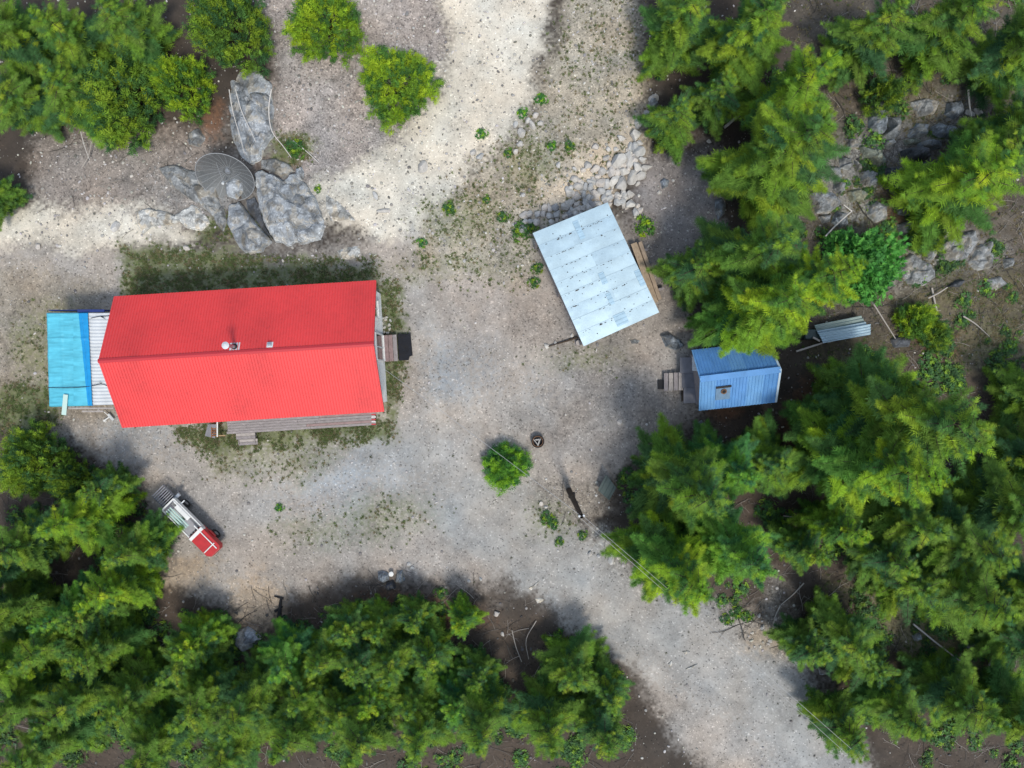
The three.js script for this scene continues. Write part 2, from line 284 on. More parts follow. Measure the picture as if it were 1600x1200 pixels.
const onG = (px, py, dy = 0) => { const p = P(px, py); p.y = gh(p.x, p.z) + dy; return p; };

// ------------------------------------------------------------------ sheet metal
// a ribbed sheet over the quad a (u0 v0), b (u1 v0), c (u1 v1), d (u0 v1); ribs run along v
function sheet(a, b, c, d, pitch, ribH, kind = 'rib', thick = 0.02) {
  const wid = a.distanceTo(b), prof = [];
  if (kind === 'sine') { const n = Math.max(2, Math.round(wid / pitch)) * 8; for (let i = 0; i <= n; i++) prof.push([i / n, ribH * 0.5 * (1 + Math.sin(i / 8 * 2 * Math.PI))]); }
  else {
    const n = Math.max(1, Math.round(wid / pitch)), w = 0.028 / wid, e = 0.014 / wid;
    prof.push([0, 0]);
    for (let i = 0; i < n; i++) { const u = (i + 0.5) / n; prof.push([u - w, 0], [u - w + e, ribH], [u + w - e, ribH], [u + w, 0]); }
    prof.push([1, 0]);
  }
  const nrm = new THREE.Vector3().subVectors(d, a).cross(new THREE.Vector3().subVectors(b, a)).normalize(); if (nrm.y < 0) nrm.negate();
  const pos = [], uv = [], idx = [], len = a.distanceTo(d), NV = 6, q = new THREE.Vector3(), q2 = new THREE.Vector3();
  const row = prof.length;
  for (const side of [0, 1]) for (let j = 0; j <= NV; j++) for (const [u, hh] of prof) {
    q.lerpVectors(a, b, u); q2.lerpVectors(d, c, u); q.lerp(q2, j / NV).addScaledVector(nrm, side ? hh - thick * 0.4 : hh);
    pos.push(q.x, q.y, q.z); uv.push(u * wid, j / NV * len);
  }
  for (const side of [0, 1]) for (let j = 0; j < NV; j++) for (let i = 0; i < row - 1; i++) {
    const k = side * row * (NV + 1) + j * row + i; if (side) idx.push(k, k + 1, k + row, k + 1, k + row + 1, k + row); else idx.push(k, k + row, k + 1, k + 1, k + row, k + row + 1);
  }
  const g = new THREE.BufferGeometry(); g.setAttribute('position', new THREE.Float32BufferAttribute(pos, 3)); g.setAttribute('uv', new THREE.Float32BufferAttribute(uv, 2)); g.setIndex(idx);
  const f = g.toNonIndexed(); f.computeVertexNormals();
  // make the top side face up
  const nn = f.attributes.normal; if (nn.getY(0) < 0) { const ix = []; for (let i = 0; i < idx.length; i += 3) ix.push(idx[i], idx[i + 2], idx[i + 1]); g.setIndex(ix); const f2 = g.toNonIndexed(); f2.computeVertexNormals(); return kind === 'sine' ? toCreasedNormals(f2, 1) : f2; }
  return kind === 'sine' ? toCreasedNormals(f, 1) : f;
}
const V = (x, y, z) => new THREE.Vector3(x, y, z);
const lerp4 = (a, b, c, d, u, v) => V().lerpVectors(a, b, u).lerp(V().lerpVectors(d, c, u), v);

// ------------------------------------------------------------------ the red roofed house
{
  const T = Math.atan2(0.88, 14.25), hs = thing('house', 'long white house under a ribbed red metal gable roof', 'house', [-14.29, 0, -1.63], T);
  const L = 7.14, S = 3.58, E = 3.4, RG = 5.2;
  const roof = mesh('roof', [box(2 * L - 0.1, 0.16, 0.14, 0, E - 0.12, S - 0.1), box(2 * L - 0.1, 0.16, 0.14, 0, E - 0.12, -S + 0.1),
    ...[-1, 1].flatMap((s) => [-1, 1].map((t) => { const len = Math.hypot(S, RG - E); const g = box(0.12, 0.18, len - 0.1, 0, 0, 0); g.rotateX(t * Math.atan2(RG - E, S)); return g.translate(s * (L - 0.07), (E + RG) / 2 - 0.13, t * S / 2); }))], M.redTrim, hs);
  const n1 = mesh('roof_slope', sheet(V(-L, RG, 0), V(L, RG, 0), V(L, E, S), V(-L, E, S), 0.152, 0.028), M.red, hs);
  n1.userData.label = 'sunny pinkish lower slope of the red roof';
  const n2 = mesh('roof_slope', sheet(V(-L, RG, 0), V(L, RG, 0), V(L, E, -S), V(-L, E, -S), 0.152, 0.028), M.red, hs);
  n2.userData.label = 'deeper red upper slope of the roof';
  const cap = []; for (const t of [-1, 1]) { const g = box(2 * L + 0.02, 0.014, 0.13); g.rotateX(t * Math.atan2(RG - E, S)); cap.push(g.translate(0, RG + 0.018, t * 0.058)); }
  mesh('ridge_cap', cap, M.redTrim, hs);
  const gable = () => { const s = new THREE.Shape(); s.moveTo(-3.3, 0); s.lineTo(3.1, 0); s.lineTo(3.1, E - 0.06); s.lineTo(0, RG - 0.18); s.lineTo(-3.3, E - 0.1); return s; };
  for (const s of [-1, 1]) {
    const g = new THREE.ExtrudeGeometry(gable(), { depth: 0.14, bevelEnabled: false }); g.rotateY(-Math.PI / 2); g.translate(s * 6.66 + 0.07, 0, 0);
    const p = g.attributes.position; void p; mesh('wall', uvBox(g), M.white, hs).userData.label = s > 0 ? 'white gable wall with the glazed door' : undefined;
  }
  mesh('wall', box(13.14, E - 0.1, 0.14, 0, E / 2 - 0.05, 3.03), M.white, hs); mesh('wall', box(13.14, E - 0.1, 0.14, 0, E / 2 - 0.05, -3.23), M.white, hs);
  // horizontal siding laps on the gable in view
  const laps = []; for (let y = 0.25; y < 3.2; y += 0.25) laps.push(box(0.02, 0.02, 6.36, 6.745, y, -0.1, 0.004)); mesh('siding', laps, M.whiteMetal, hs);
  const door = (x, z, rot, w, h, name) => {
    const d = new THREE.Group(); d.name = name; d.position.set(x, 0.45, z); d.rotation.y = rot; hs.add(d);
    mesh('frame', [box(0.08, h, 0.1, -w / 2, h / 2, 0), box(0.08, h, 0.1, w / 2, h / 2, 0), box(w + 0.08, 0.08, 0.1, 0, h + 0.042, 0), box(0.06, h - 0.02, 0.08, 0, h / 2, 0), box(w, 0.1, 0.14, 0, 0.03, 0.02)], M.white, d);
    for (const s of [-1, 1]) mesh('pane', box(w / 2 - 0.12, h - 0.2, 0.03, s * w / 4, h / 2 + 0.05, 0.005), M.glass, d);
    return d;
  };
  door(6.76, -0.05, Math.PI / 2, 1.5, 2.1, 'door').userData.label = 'glazed double door on the gable end';
  for (const z of [-2.2]) { const w = door(6.76, z, Math.PI / 2, 1.0, 1.0, 'window'); w.position.y = 1.5; }
  for (const x of [-4.5, 3.4]) { const w = door(x, 3.13, 0, 1.2, 1.0, 'window'); w.position.y = 1.4; }
  door(-0.4, 3.13, 0, 0.95, 2.05, 'door');
  // stove pipe with cap, and a small roof vent on the upper slope
  const pip = new THREE.Group(); pip.name = 'stove_pipe'; pip.position.set(-0.11, 5.02, -0.32); hs.add(pip);
  const fl = box(0.55, 0.03, 0.45, 0, 0.02, 0); fl.rotateX(-Math.atan2(RG - E, S)); mesh('flashing', fl, M.whiteMetal, pip);
  mesh('pipe', cyl(0.1, 0.1, 1.15, 16, 0, 0.55, 0), M.steel, pip); mesh('storm_collar', cyl(0.12, 0.17, 0.08, 16, 0, 0.12, 0), M.blackSteel, pip);
  mesh('cap', [cyl(0.06, 0.19, 0.08, 20, 0, 1.22, 0), cyl(0.16, 0.16, 0.06, 20, 0, 1.12, 0)], M.whiteMetal, pip);
  const vent = new THREE.Group(); vent.name = 'roof_vent'; vent.position.set(1.74, 5.04, -0.29); vent.rotation.x = -Math.atan2(RG - E, S); hs.add(vent);
  mesh('flashing', box(0.34, 0.03, 0.32, 0, 0.03, 0), M.whiteMetal, vent); mesh('hood', box(0.2, 0.12, 0.16, 0, 0.1, 0), M.steel, vent);
  // verandah deck along the long side
  const deck = new THREE.Group(); deck.name = 'deck'; hs.add(deck);
  for (let k = 0; k < 8; k++) {
    let x = -2.6 + rr(-0.05, 0.05); const end = 6.1 + rr(-0.06, 0.05), cut = rr(0.5, 3.4), z = 3.19 + k * 0.153 + 0.07;
    for (const [a, b] of [[x, cut], [cut + 0.01, end]]) mesh('plank', box(b - a, 0.04, 0.142, (a + b) / 2, 0.6 + rr(-0.004, 0.004), z), [M.wood, M.woodPale, M.wood, M.woodRed][(R() * 4) | 0], deck);
  }
  mesh('joist', box(0.1, 0.5, 1.15, -2.5, 0.3, 3.75), M.wood, deck); for (const x of [-0.8, 0.9, 2.6, 4.3, 5.9]) mesh('joist', box(0.1, 0.5, 1.15, x, 0.3, 3.75), M.wood, deck);
  const st = new THREE.Group(); st.name = 'steps'; hs.add(st);
  for (let k = 0; k < 2; k++) for (let q = 0; q < 2; q++) mesh('plank', box(1.12, 0.04, 0.17, -1.62 + 0.05 * k, 0.42 - 0.2 * k, 4.5 + k * 0.37 + q * 0.18), [M.woodPale, M.wood][q], st);
  for (const x of [-2.1, -1.15]) mesh('stringer', box(0.05, 0.3, 0.7, x, 0.16, 4.72), M.wood, st);
  // gable steps: three planks and a low landing covered with black roofing felt
  const es = new THREE.Group(); es.name = 'steps'; es.position.set(6.75, 0, -0.05); hs.add(es);
  es.userData.label = 'three plank steps with a black mat at the gable door';
  for (let k = 0; k < 3; k++) mesh('plank', box(0.235, 0.045, 1.55, 0.2 + k * 0.255, 0.44 - k * 0.004, 0.02), [M.woodRed, M.woodRed, M.wood][k], es);
  for (const z of [-0.65, 0.65]) mesh('joist', box(0.72, 0.4, 0.06, 0.44, 0.21, z), M.wood, es);
  const ms = new THREE.Shape(); ms.moveTo(0, -0.78); ms.lineTo(0.76, -0.77); ms.lineTo(0.8, 0.5); ms.lineTo(0.62, 0.56); ms.lineTo(0.55, 0.76); ms.lineTo(0, 0.76);
  const mg = new THREE.ExtrudeGeometry(ms, { depth: 0.1, bevelEnabled: true, bevelSize: 0.01, bevelThickness: 0.01, bevelSegments: 1 }); mg.rotateX(Math.PI / 2); mg.translate(0.85, 0.22, 0);
  mesh('mat', uvBox(mg), M.asphaltShingle, es);
}
// ------------------------------------------------------------------ lean-to with white corrugated roof, and the blue tarpaulin on it
{
  const a = P(74, 489, 2.35), b = P(190, 489, 2.75), c = P(190, 632, 2.75), d = P(78, 635, 2.35), o = P(130, 562);
  const t = thing('lean_to', 'low lean-to with white corrugated roof at the left end of the house', 'shed', [o.x, 0, o.z]);
  const q = (p) => p.clone().sub(V(o.x, 0, o.z)), A = q(a), B = q(b), C = q(c), D = q(d);
  mesh('roof', sheet(A, D, C, B, 0.19, 0.045, 'sine'), M.whiteMetal, t);
  mesh('wall', [box(0.1, 2.2, 5.1, A.x + 0.2, 1.12, 0), box(3.6, 2.2, 0.1, (A.x + B.x) / 2, 1.14, A.z + 0.25), box(3.6, 2.2, 0.1, (A.x + B.x) / 2, 1.14, D.z - 0.25)], M.wood, t);
  mesh('eave_board', [box(2.6, 0.08, 0.1, 1.9, 2.4, D.z + 0.1), box(1.2, 0.07, 0.1, 1.9, 2.2, D.z + 0.28)], M.woodPale, t);
  // tarpaulin: rumpled cloth over the outer part of the roof
  const tp = thing('tarpaulin', 'light blue tarpaulin spread over the lean-to roof, with a darker folded strip', 'tarpaulin', [o.x, 0, o.z]);
  const cloth = (u0, u1, up, amp, s0) => {
    const nu = 40, nv = 120, g = new THREE.PlaneGeometry(1, 1, nu, nv), p = g.attributes.position;
    for (let j = 0; j <= nv; j++) for (let i = 0; i <= nu; i++) {
      const v = j / nv, w = lerp4(A, B, C, D, mix(u0(v), u1(v), i / nu), mix(-0.006, 1.006, v)), k = j * (nu + 1) + i;
      w.y += up + amp * (fbm(w.x * 3 + s0, w.z * 1.4, 3, 81) - 0.3) + 0.035 * (fbm(w.z * 5.5 + 0.4 * Math.sin(w.x * 2), w.x * 0.7 + s0, 3, 83) - 0.5) + 0.04 * Math.exp(-(((v - 0.28) / 0.012) ** 2)) + 0.03 * Math.exp(-(((i / nu - 0.4) / 0.03) ** 2));
      if (j === 0 || j === nv) w.y -= 0.16; if (i === 0 && u0(0) < 0.01) { w.y -= 0.15; }
      p.setXYZ(k, w.x, w.y, w.z);
    }
    g.computeVertexNormals(); return uvBox(g);
  };
  mesh('sheet', cloth(() => -0.01, (v) => 0.50 + 0.06 * v, 0.075, 0.07, 2), M.tarp, tp);
  mesh('folded_strip', cloth((v) => 0.44 + 0.11 * v, (v) => 0.565 + 0.045 * v, 0.12, 0.04, 9), M.tarpDeep, tp);
  mesh('hanging_edge', [box(3.3, 0.5, 0.05, 1.15, 2.06, A.z - 0.16), box(1.5, 0.1, 0.16, 2.0, 2.5, A.z - 0.1)], M.tarpNavy, tp);
  const st = thing('plank', 'pale translucent strip lying across the lower edge of the blue tarpaulin', 'plank', [o.x, 0, o.z]);
  const g = box(0.26, 0.03, 1.15); g.rotateY(-0.12); g.rotateX(0.05); mesh('strip', g.translate(0.6, 2.62, D.z - 0.1), M.palegreen, st);
  const rope = thing('rope', 'dark rope with a twig lying over the tarpaulin and white roof', 'rope', [o.x, 0, o.z]);
  const rp = (u, v, y = 0.15) => lerp4(A, B, C, D, u, v).add(V(0, y, 0));
  mesh('cord', tube([rp(0, 0.8), rp(0.3, 0.805), rp(0.5, 0.8), rp(0.62, 0.79, 0.1), rp(0.74, 0.77, 0.1), rp(0.8, 0.79, 0.08), rp(0.92, 0.81, 0.08)], 0.018, 5), M.blackSteel, rope);
  mesh('twig', [tube([rp(0.74, 0.77, 0.1), rp(0.71, 0.745, 0.15)], 0.02, 5, 0.006)], M.blackSteel, rope);
  const tw = thing('branch', 'dark twig lying on the white corrugated roof near its upper corner', 'branch', [o.x, 0, o.z]);
  mesh('stem', [tube([rp(0.6, 0.06, 0.1), rp(0.72, 0.04, 0.1), rp(0.82, 0.035, 0.1), rp(0.9, 0.02, 0.09)], 0.018, 5), tube([rp(0.74, 0.04, 0.1), rp(0.8, 0.07, 0.1)], 0.03, 5, 0.01)], M.blackSteel, tw);
}
// ------------------------------------------------------------------ the galvanised shed
const shedRoof = [P(833, 366, 3.3), P(950, 318, 3.3), P(1030, 488, 2.6), P(912, 541, 2.6)];
{
  const [a, b, c, d] = shedRoof, o = V().add(a).add(b).add(c).add(d).multiplyScalar(0.25); o.y = 0;
  const t = thing('metal_shed', 'shed with a flat pale galvanised roof of overlapping panels', 'shed', [o.x, 0, o.z]);
  const [A, B, C, D] = [a, b, c, d].map((p) => p.clone().sub(o));
  const N = 9;
  for (let k = 0; k < N; k++) for (let half = 0; half < 2; half++) {
    const v0 = k / N - 0.009, v1 = (k + 1) / N, lift = 0.006 * (k % 2), m = k === 1 || k === 4 || k === 7 ? 0.43 : 0.55 + 0.1 * hash(k, 3), u0 = half ? m - 0.012 : 0, u1 = half ? 1 : m;
    const q = (u, v) => lerp4(A, B, C, D, u, v).add(V(0, lift + half * 0.003 + 0.004 * k * 0 + 0.022 * (1 - (v - v0) / (v1 - v0)) + 0.008 * hash(k, half, 2), 0));
    mesh('roof_panel', sheet(q(u0, v0), q(u0, v1), q(u1, v1), q(u1, v0), 9, 0), [M.galv, M.galv2, M.galv][(hash(k, half, 11) * 3) | 0], t);
  }
  // lap strips darker where sheets were patched
  for (const [u, v, w, l] of [[0.5, 0.03, 0.07, 0.16], [0.52, 0.5, 0.07, 0.1], [0.5, 0.68, 0.06, 0.1], [0.47, 0.87, 0.15, 0.1], [0.93, 0.6, 0.07, 0.14]]) {
    const q = (i, j) => lerp4(A, B, C, D, u + i * w, v + j * l).add(V(0, 0.05, 0)); mesh('patch', sheet(q(0, 0), q(0, 1), q(1, 1), q(1, 0), 0.24, 0.012), M.galvBlue ??= std({ color: [0.38, 0.55, 0.68], roughness: 0.5, metalness: 0.35, map: rep(dirtyT, 0.8) }), t);
  }
  // needle litter and cones caught along the seams
  const deb = []; seed = 42;
  for (let k = 1; k < N; k++) for (let i = 0; i < 46; i++) if (R() < 0.42 * smooth(0.35, 0.7, vnoise(i * 0.22, k * 3.1, 5)) + 0.1) { const p = lerp4(A, B, C, D, clamp(0.06 + 0.9 * (i + rr(-1, 1)) / 46), k / N + rr(-0.004, 0.006)); const g = new THREE.IcosahedronGeometry(rr(0.012, R() < 0.08 ? 0.06 : 0.03), 0).toNonIndexed(); g.scale(2.2, 0.5, 0.8); g.rotateY(0.42); deb.push(g.translate(p.x, p.y + 0.045, p.z)); }
  for (let i = 0; i < 40; i++) { const p = lerp4(A, B, C, D, rr(0.03, 0.97), rr(0.03, 0.97)); const g = new THREE.IcosahedronGeometry(rr(0.012, 0.035), 0).toNonIndexed(); deb.push(g.translate(p.x, p.y + 0.035, p.z)); }
  tag(mesh('needle_litter', deb, M.debris ??= std({ color: [0.07, 0.065, 0.06], roughness: 0.95 }), t), null, null, null, 'stuff');
  const post = (u, v) => { const p = lerp4(A, B, C, D, u, v); return box(0.14, p.y - 0.15, 0.14, p.x, (p.y - 0.15) / 2, p.z); };
  for (const [u, v] of [[0.04, 0.03], [0.96, 0.03], [0.96, 0.97], [0.04, 0.97], [0.04, 0.5], [0.96, 0.5]]) mesh('post', post(u, v), M.wood, t);
  const beam = (u0, v0, u1, v1) => { const p = lerp4(A, B, C, D, u0, v0).add(V(0, -0.11, 0)), q = lerp4(A, B, C, D, u1, v1).add(V(0, -0.11, 0)), g = box(0.1, 0.17, p.distanceTo(q)); g.lookAt(q.clone().sub(p)); return g.translate((p.x + q.x) / 2, (p.y + q.y) / 2, (p.z + q.z) / 2); };
  for (const [p, q] of [[0.02, 0.98], [0.02, 0.98]].slice(0, 1)) { mesh('beam', beam(p, 0.01, p, 0.99), M.wood, t); mesh('beam', beam(q, 0.01, q, 0.99), M.wood, t); mesh('beam', beam(0.03, 0.012, 0.97, 0.012), M.wood, t); mesh('beam', beam(0.03, 0.988, 0.97, 0.988), M.wood, t); }
  const wall = (u0, v0, u1, v1, hh) => { const p = lerp4(A, B, C, D, u0, v0), q = lerp4(A, B, C, D, u1, v1); p.y = q.y = hh / 2; const g = box(0.05, hh, p.distanceTo(q)); g.lookAt(q.clone().sub(p)); return g.translate((p.x + q.x) / 2, hh / 2, (p.z + q.z) / 2); };
  mesh('wall', wall(0.06, 0.06, 0.94, 0.06, 2.9), M.wood, t); mesh('wall', wall(0.94, 0.06, 0.94, 0.94, 2.3), M.wood, t); mesh('wall', wall(0.06, 0.06, 0.06, 0.94, 2.3), M.wood, t);
}
// two boards beside the shed, a dark strip painting their shaded gap, a post lying by its lower corner
{
  const lab = ['tan board lying next to the shed wall in the lumber stack', 'dark strip painted as the shaded gap in the lumber stack beside the shed', 'grey outer board of the lumber stack beside the shed'];
  [[990, 380, 1024, 473, 0.36, M.woodTanB = std({ color: [0.46, 0.36, 0.26], roughness: 0.9, map: woodT }), 0.62], [996.5, 381, 1027, 471, 0.16, M.woodTan3 = std({ color: [0.16, 0.12, 0.09], roughness: 0.9, map: woodT }), 0.5], [1000, 378, 1031, 468, 0.22, M.woodTan2 = std({ color: [0.42, 0.33, 0.25], roughness: 0.9, map: woodT }), 0.58]].forEach(([x0, y0, x1, y1, w, m, h], i) => {
    const p = P(x0, y0, h), q = P(x1, y1, h), g = box(w, 0.07, p.distanceTo(q)); const s = mesh('board', g, m); s.position.copy(p).lerp(q, 0.5); s.lookAt(q); tag(s, lab[i], 'board');
  });
  for (const [x, y] of [[999, 395], [1024, 455]]) { const p = onG(x, y, 0.22), s = mesh('bearer', box(0.9, 0.44, 0.14), M.wood); s.position.copy(p); s.rotation.y = 0.3; tag(s, y < 420 ? 'timber bearer under the upper end of the lumber stack' : 'timber bearer under the lower end of the lumber stack', 'timber'); }
  const l = mesh('branch', tube([onG(852, 543, 0.06), onG(868, 538, 0.1), onG(885, 533, 0.1), onG(902, 527, 0.12)], 0.035, 6, 0.07), M.bark); tag(l, 'dark branch lying at the lower left corner of the shed', 'branch');
  const st = mesh('stump', cyl(0.15, 0.19, 0.3, 10), M.woodPale); st.position.copy(onG(903, 536, 0.14)); tag(st, 'short pale wood block at the lower left corner of the shed', 'wood block');
}
// ------------------------------------------------------------------ the blue roofed cabin
{
  const E = 2.35, G = 3.4, o = P(1150, 588); o.y = 0;
  const q = (x, y, h) => P(x, y, h).sub(o), rl = q(1094.3, 592.5, G), rR = q(1219.4, 577.5, G), sl = q(1092.6, 641.7, E), sr = q(1211.9, 628.7, E), nl = q(1081.2, 546.8, E), nr = q(1200, 533.5, E);
  const t = thing('cabin', 'small cabin with a blue standing seam metal gable roof', 'cabin', [o.x, 0, o.z]);
  const N = 5;
  for (const [e0, e1] of [[sl, sr], [nl, nr]]) for (let k = 0; k < N; k++) {
    const u0 = k / N, u1 = (k + 1) / N + (k < N - 1 ? 0.006 : 0), lf = V(0, 0.006 * (k % 2), 0);
    const a = V().lerpVectors(rl, rR, u0).add(lf), b = V().lerpVectors(rl, rR, u1).add(lf), c = V().lerpVectors(e0, e1, u1).add(lf), d = V().lerpVectors(e0, e1, u0).add(lf);
    mesh('roof_panel', sheet(a, b, c, d, 0.2, 0.032), (k + (e0 === sl ? 0 : 1)) % 3 ? M.blueMetal : M.blueMetal2, t);
  }
  const strip = (p, qq, w, m, name, up = 0.035) => { const g = box(w, 0.03, p.distanceTo(qq)); g.lookAt(qq.clone().sub(p)); g.translate((p.x + qq.x) / 2, (p.y + qq.y) / 2 + up, (p.z + qq.z) / 2); return mesh(name, g, m, t); };
  strip(rl, rR, 0.34, M.blueMetal, 'ridge_cap', 0.02);
  const paleBlue = std({ color: [0.5, 0.62, 0.72], roughness: 0.5 });
  strip(rR, sr, 0.12, paleBlue, 'edge_trim'); strip(rR, nr, 0.12, paleBlue, 'edge_trim'); strip(rl, sl, 0.08, M.blueMetal2, 'edge_trim'); strip(rl, nl, 0.08, M.blueMetal2, 'edge_trim');
  // rusty flashing with the open hole where a stove pipe stood
  const fp = (u, v, up) => lerp4(rl, rR, sr, sl, u, v).add(V(0, up, 0));
  const quad = (u0, u1, v0, v1, up) => sheet(fp(u0, v0, up), fp(u1, v0, up), fp(u1, v1, up), fp(u0, v1, up), 9, 0, 'sine', 0.03);
  const flash = new THREE.Group(); flash.name = 'flashing'; t.add(flash);
  mesh('plate', quad(0.2, 0.385, 0.33, 0.72, 0.06), std({ color: [0.17, 0.29, 0.44], roughness: 0.8, map: rep(dirtyT, 2) }), flash);
  mesh('upper_lip', quad(0.2, 0.395, 0.3, 0.36, 0.085), M.dark, flash);
  const hc = fp(0.3, 0.47, 0.12); const ring = new THREE.TorusGeometry(0.13, 0.035, 8, 18); ring.rotateX(-Math.PI / 2 + 0.5); mesh('collar', ring.translate(hc.x, hc.y, hc.z), M.rust, flash);
  const hole = cyl(0.125, 0.125, 0.02, 18); hole.rotateX(0.5); mesh('pipe_hole', hole.translate(hc.x, hc.y - 0.01, hc.z), M.char, flash);
  // walls
  const wl = (p, r, top) => { const g = box(0.12, top, p.distanceTo(r)); g.lookAt(r.clone().sub(p).setY(0)); return g.translate((p.x + r.x) / 2, top / 2, (p.z + r.z) / 2); };
  const ins = (u, v) => { const w = lerp4(nl, nr, sr, sl, u, v); w.y = 0; return w; };
  mesh('wall', wl(ins(0.1, 0.08), ins(0.95, 0.08), 2.3), M.wood, t); mesh('wall', wl(ins(0.1, 0.92), ins(0.95, 0.92), 2.3), M.wood, t);
  mesh('wall', wl(ins(0.95, 0.08), ins(0.95, 0.92), 2.5), M.wood, t); mesh('wall', wl(ins(0.1, 0.08), ins(0.1, 0.92), 2.5), M.wood, t);
  const wp = (x, y, h) => q(x, y, h);
  mesh('wall_sheet', sheet(wp(1081.5, 557, 1.6), wp(1081.5, 579, 1.6), wp(1090, 580, 1.75), wp(1090, 557, 1.75), 0.12, 0.02), M.whiteMetal, t).userData.label = 'white corrugated sheet beside the cabin porch';
  // porch
  const porch = new THREE.Group(); porch.name = 'porch'; t.add(porch);
  const slab = (x0, y0, x1, y1, h, m, th = 0.05) => { const a = wp(x0, y0, h), c = wp(x1, y1, h); return mesh('platform', box(Math.abs(c.x - a.x), th, Math.abs(c.z - a.z), (a.x + c.x) / 2, h, (a.z + c.z) / 2), m, porch); };
  slab(1062.5, 558.5, 1098, 583, 0.55, M.ply); slab(1066, 583.3, 1098, 606, 0.553, M.ply2 = std({ color: [0.22, 0.22, 0.25], roughness: 0.9, map: rep(dirtyT, 0.9) })); slab(1068, 606.3, 1098, 630, 0.55, M.ply);
  for (const x of [-3.2, -2.6, -2]) mesh('joist', box(0.1, 0.5, 2.5, x, 0.26, 0.2), M.bark, porch);
  const st = new THREE.Group(); st.name = 'steps'; t.add(st);
  for (let k = 0; k < 4; k++) { const a = wp(1037.5 + k * 7.3, 583 - k * 0.4, 0.32), c = wp(1044 + k * 7.3, 611 - k * 0.4, 0.32); mesh('plank', box(c.x - a.x, 0.05, c.z - a.z, (a.x + c.x) / 2, 0.32 + 0.05 * k, (a.z + c.z) / 2), [M.wood, M.woodPale][k % 2], st); }
  const a = wp(1028, 594, 0.1), c = wp(1038, 608, 0.1); mesh('mat', box(c.x - a.x, 0.06, c.z - a.z, (a.x + c.x) / 2, 0.1, (a.z + c.z) / 2), M.dark, st);
}
// ------------------------------------------------------------------ corrugated sheets and timber dumped beyond the cabin
{
  const sheets = [[1272, 508, 1345, 493, 1353, 506, 1278, 521, 0.5, 'greenish upper corrugated sheet in the pile beyond the cabin', M.galvGreen = std({ color: [0.3, 0.38, 0.36], roughness: 0.5, metalness: 0.3, map: rep(dirtyT, 0.8) })],
    [1276, 517, 1352, 503, 1356, 510, 1281, 526, 0.62, 'middle silver corrugated sheet in the pile beyond the cabin', M.galv2], [1279, 521, 1360, 506, 1360, 523, 1286, 536, 0.75, 'topmost silver corrugated sheet in the pile beyond the cabin', M.galv]];
  for (const [x0, y0, x1, y1, x2, y2, x3, y3, h, lab, m] of sheets) tag(mesh('corrugated_sheet', sheet(P(x0, y0, h), P(x3, y3, h), P(x2, y2, h + 0.05), P(x1, y1, h + 0.05), 0.16, 0.05, 'sine'), m), lab, 'metal sheet');
  tag(mesh('plastic_sheet', box(0.9, 0.5, 0.6, 0, 0.25, 0, 0.05), M.greenMetal), 'dark sheet covered bundle left of the corrugated sheets', 'bundle').position.copy(P(1264, 523));
  for (const [x0, y0, x1, y1, h, lab] of [[1244, 549, 1294, 533, 0.4, 'long pale timber left of the corrugated sheets'], [1270, 527, 1281, 533, 0.6, 'short pale stick above the long timber'], [1293, 535, 1320, 527, 0.5, 'thin pale batten along the lower edge of the corrugated sheets']]) {
    const p = P(x0, y0, h), q = P(x1, y1, h), s = mesh('timber', box(0.1, 0.09, p.distanceTo(q)), M.deadwood); s.position.copy(p).lerp(q, 0.5); s.lookAt(q); tag(s, lab, 'timber');
  }
}
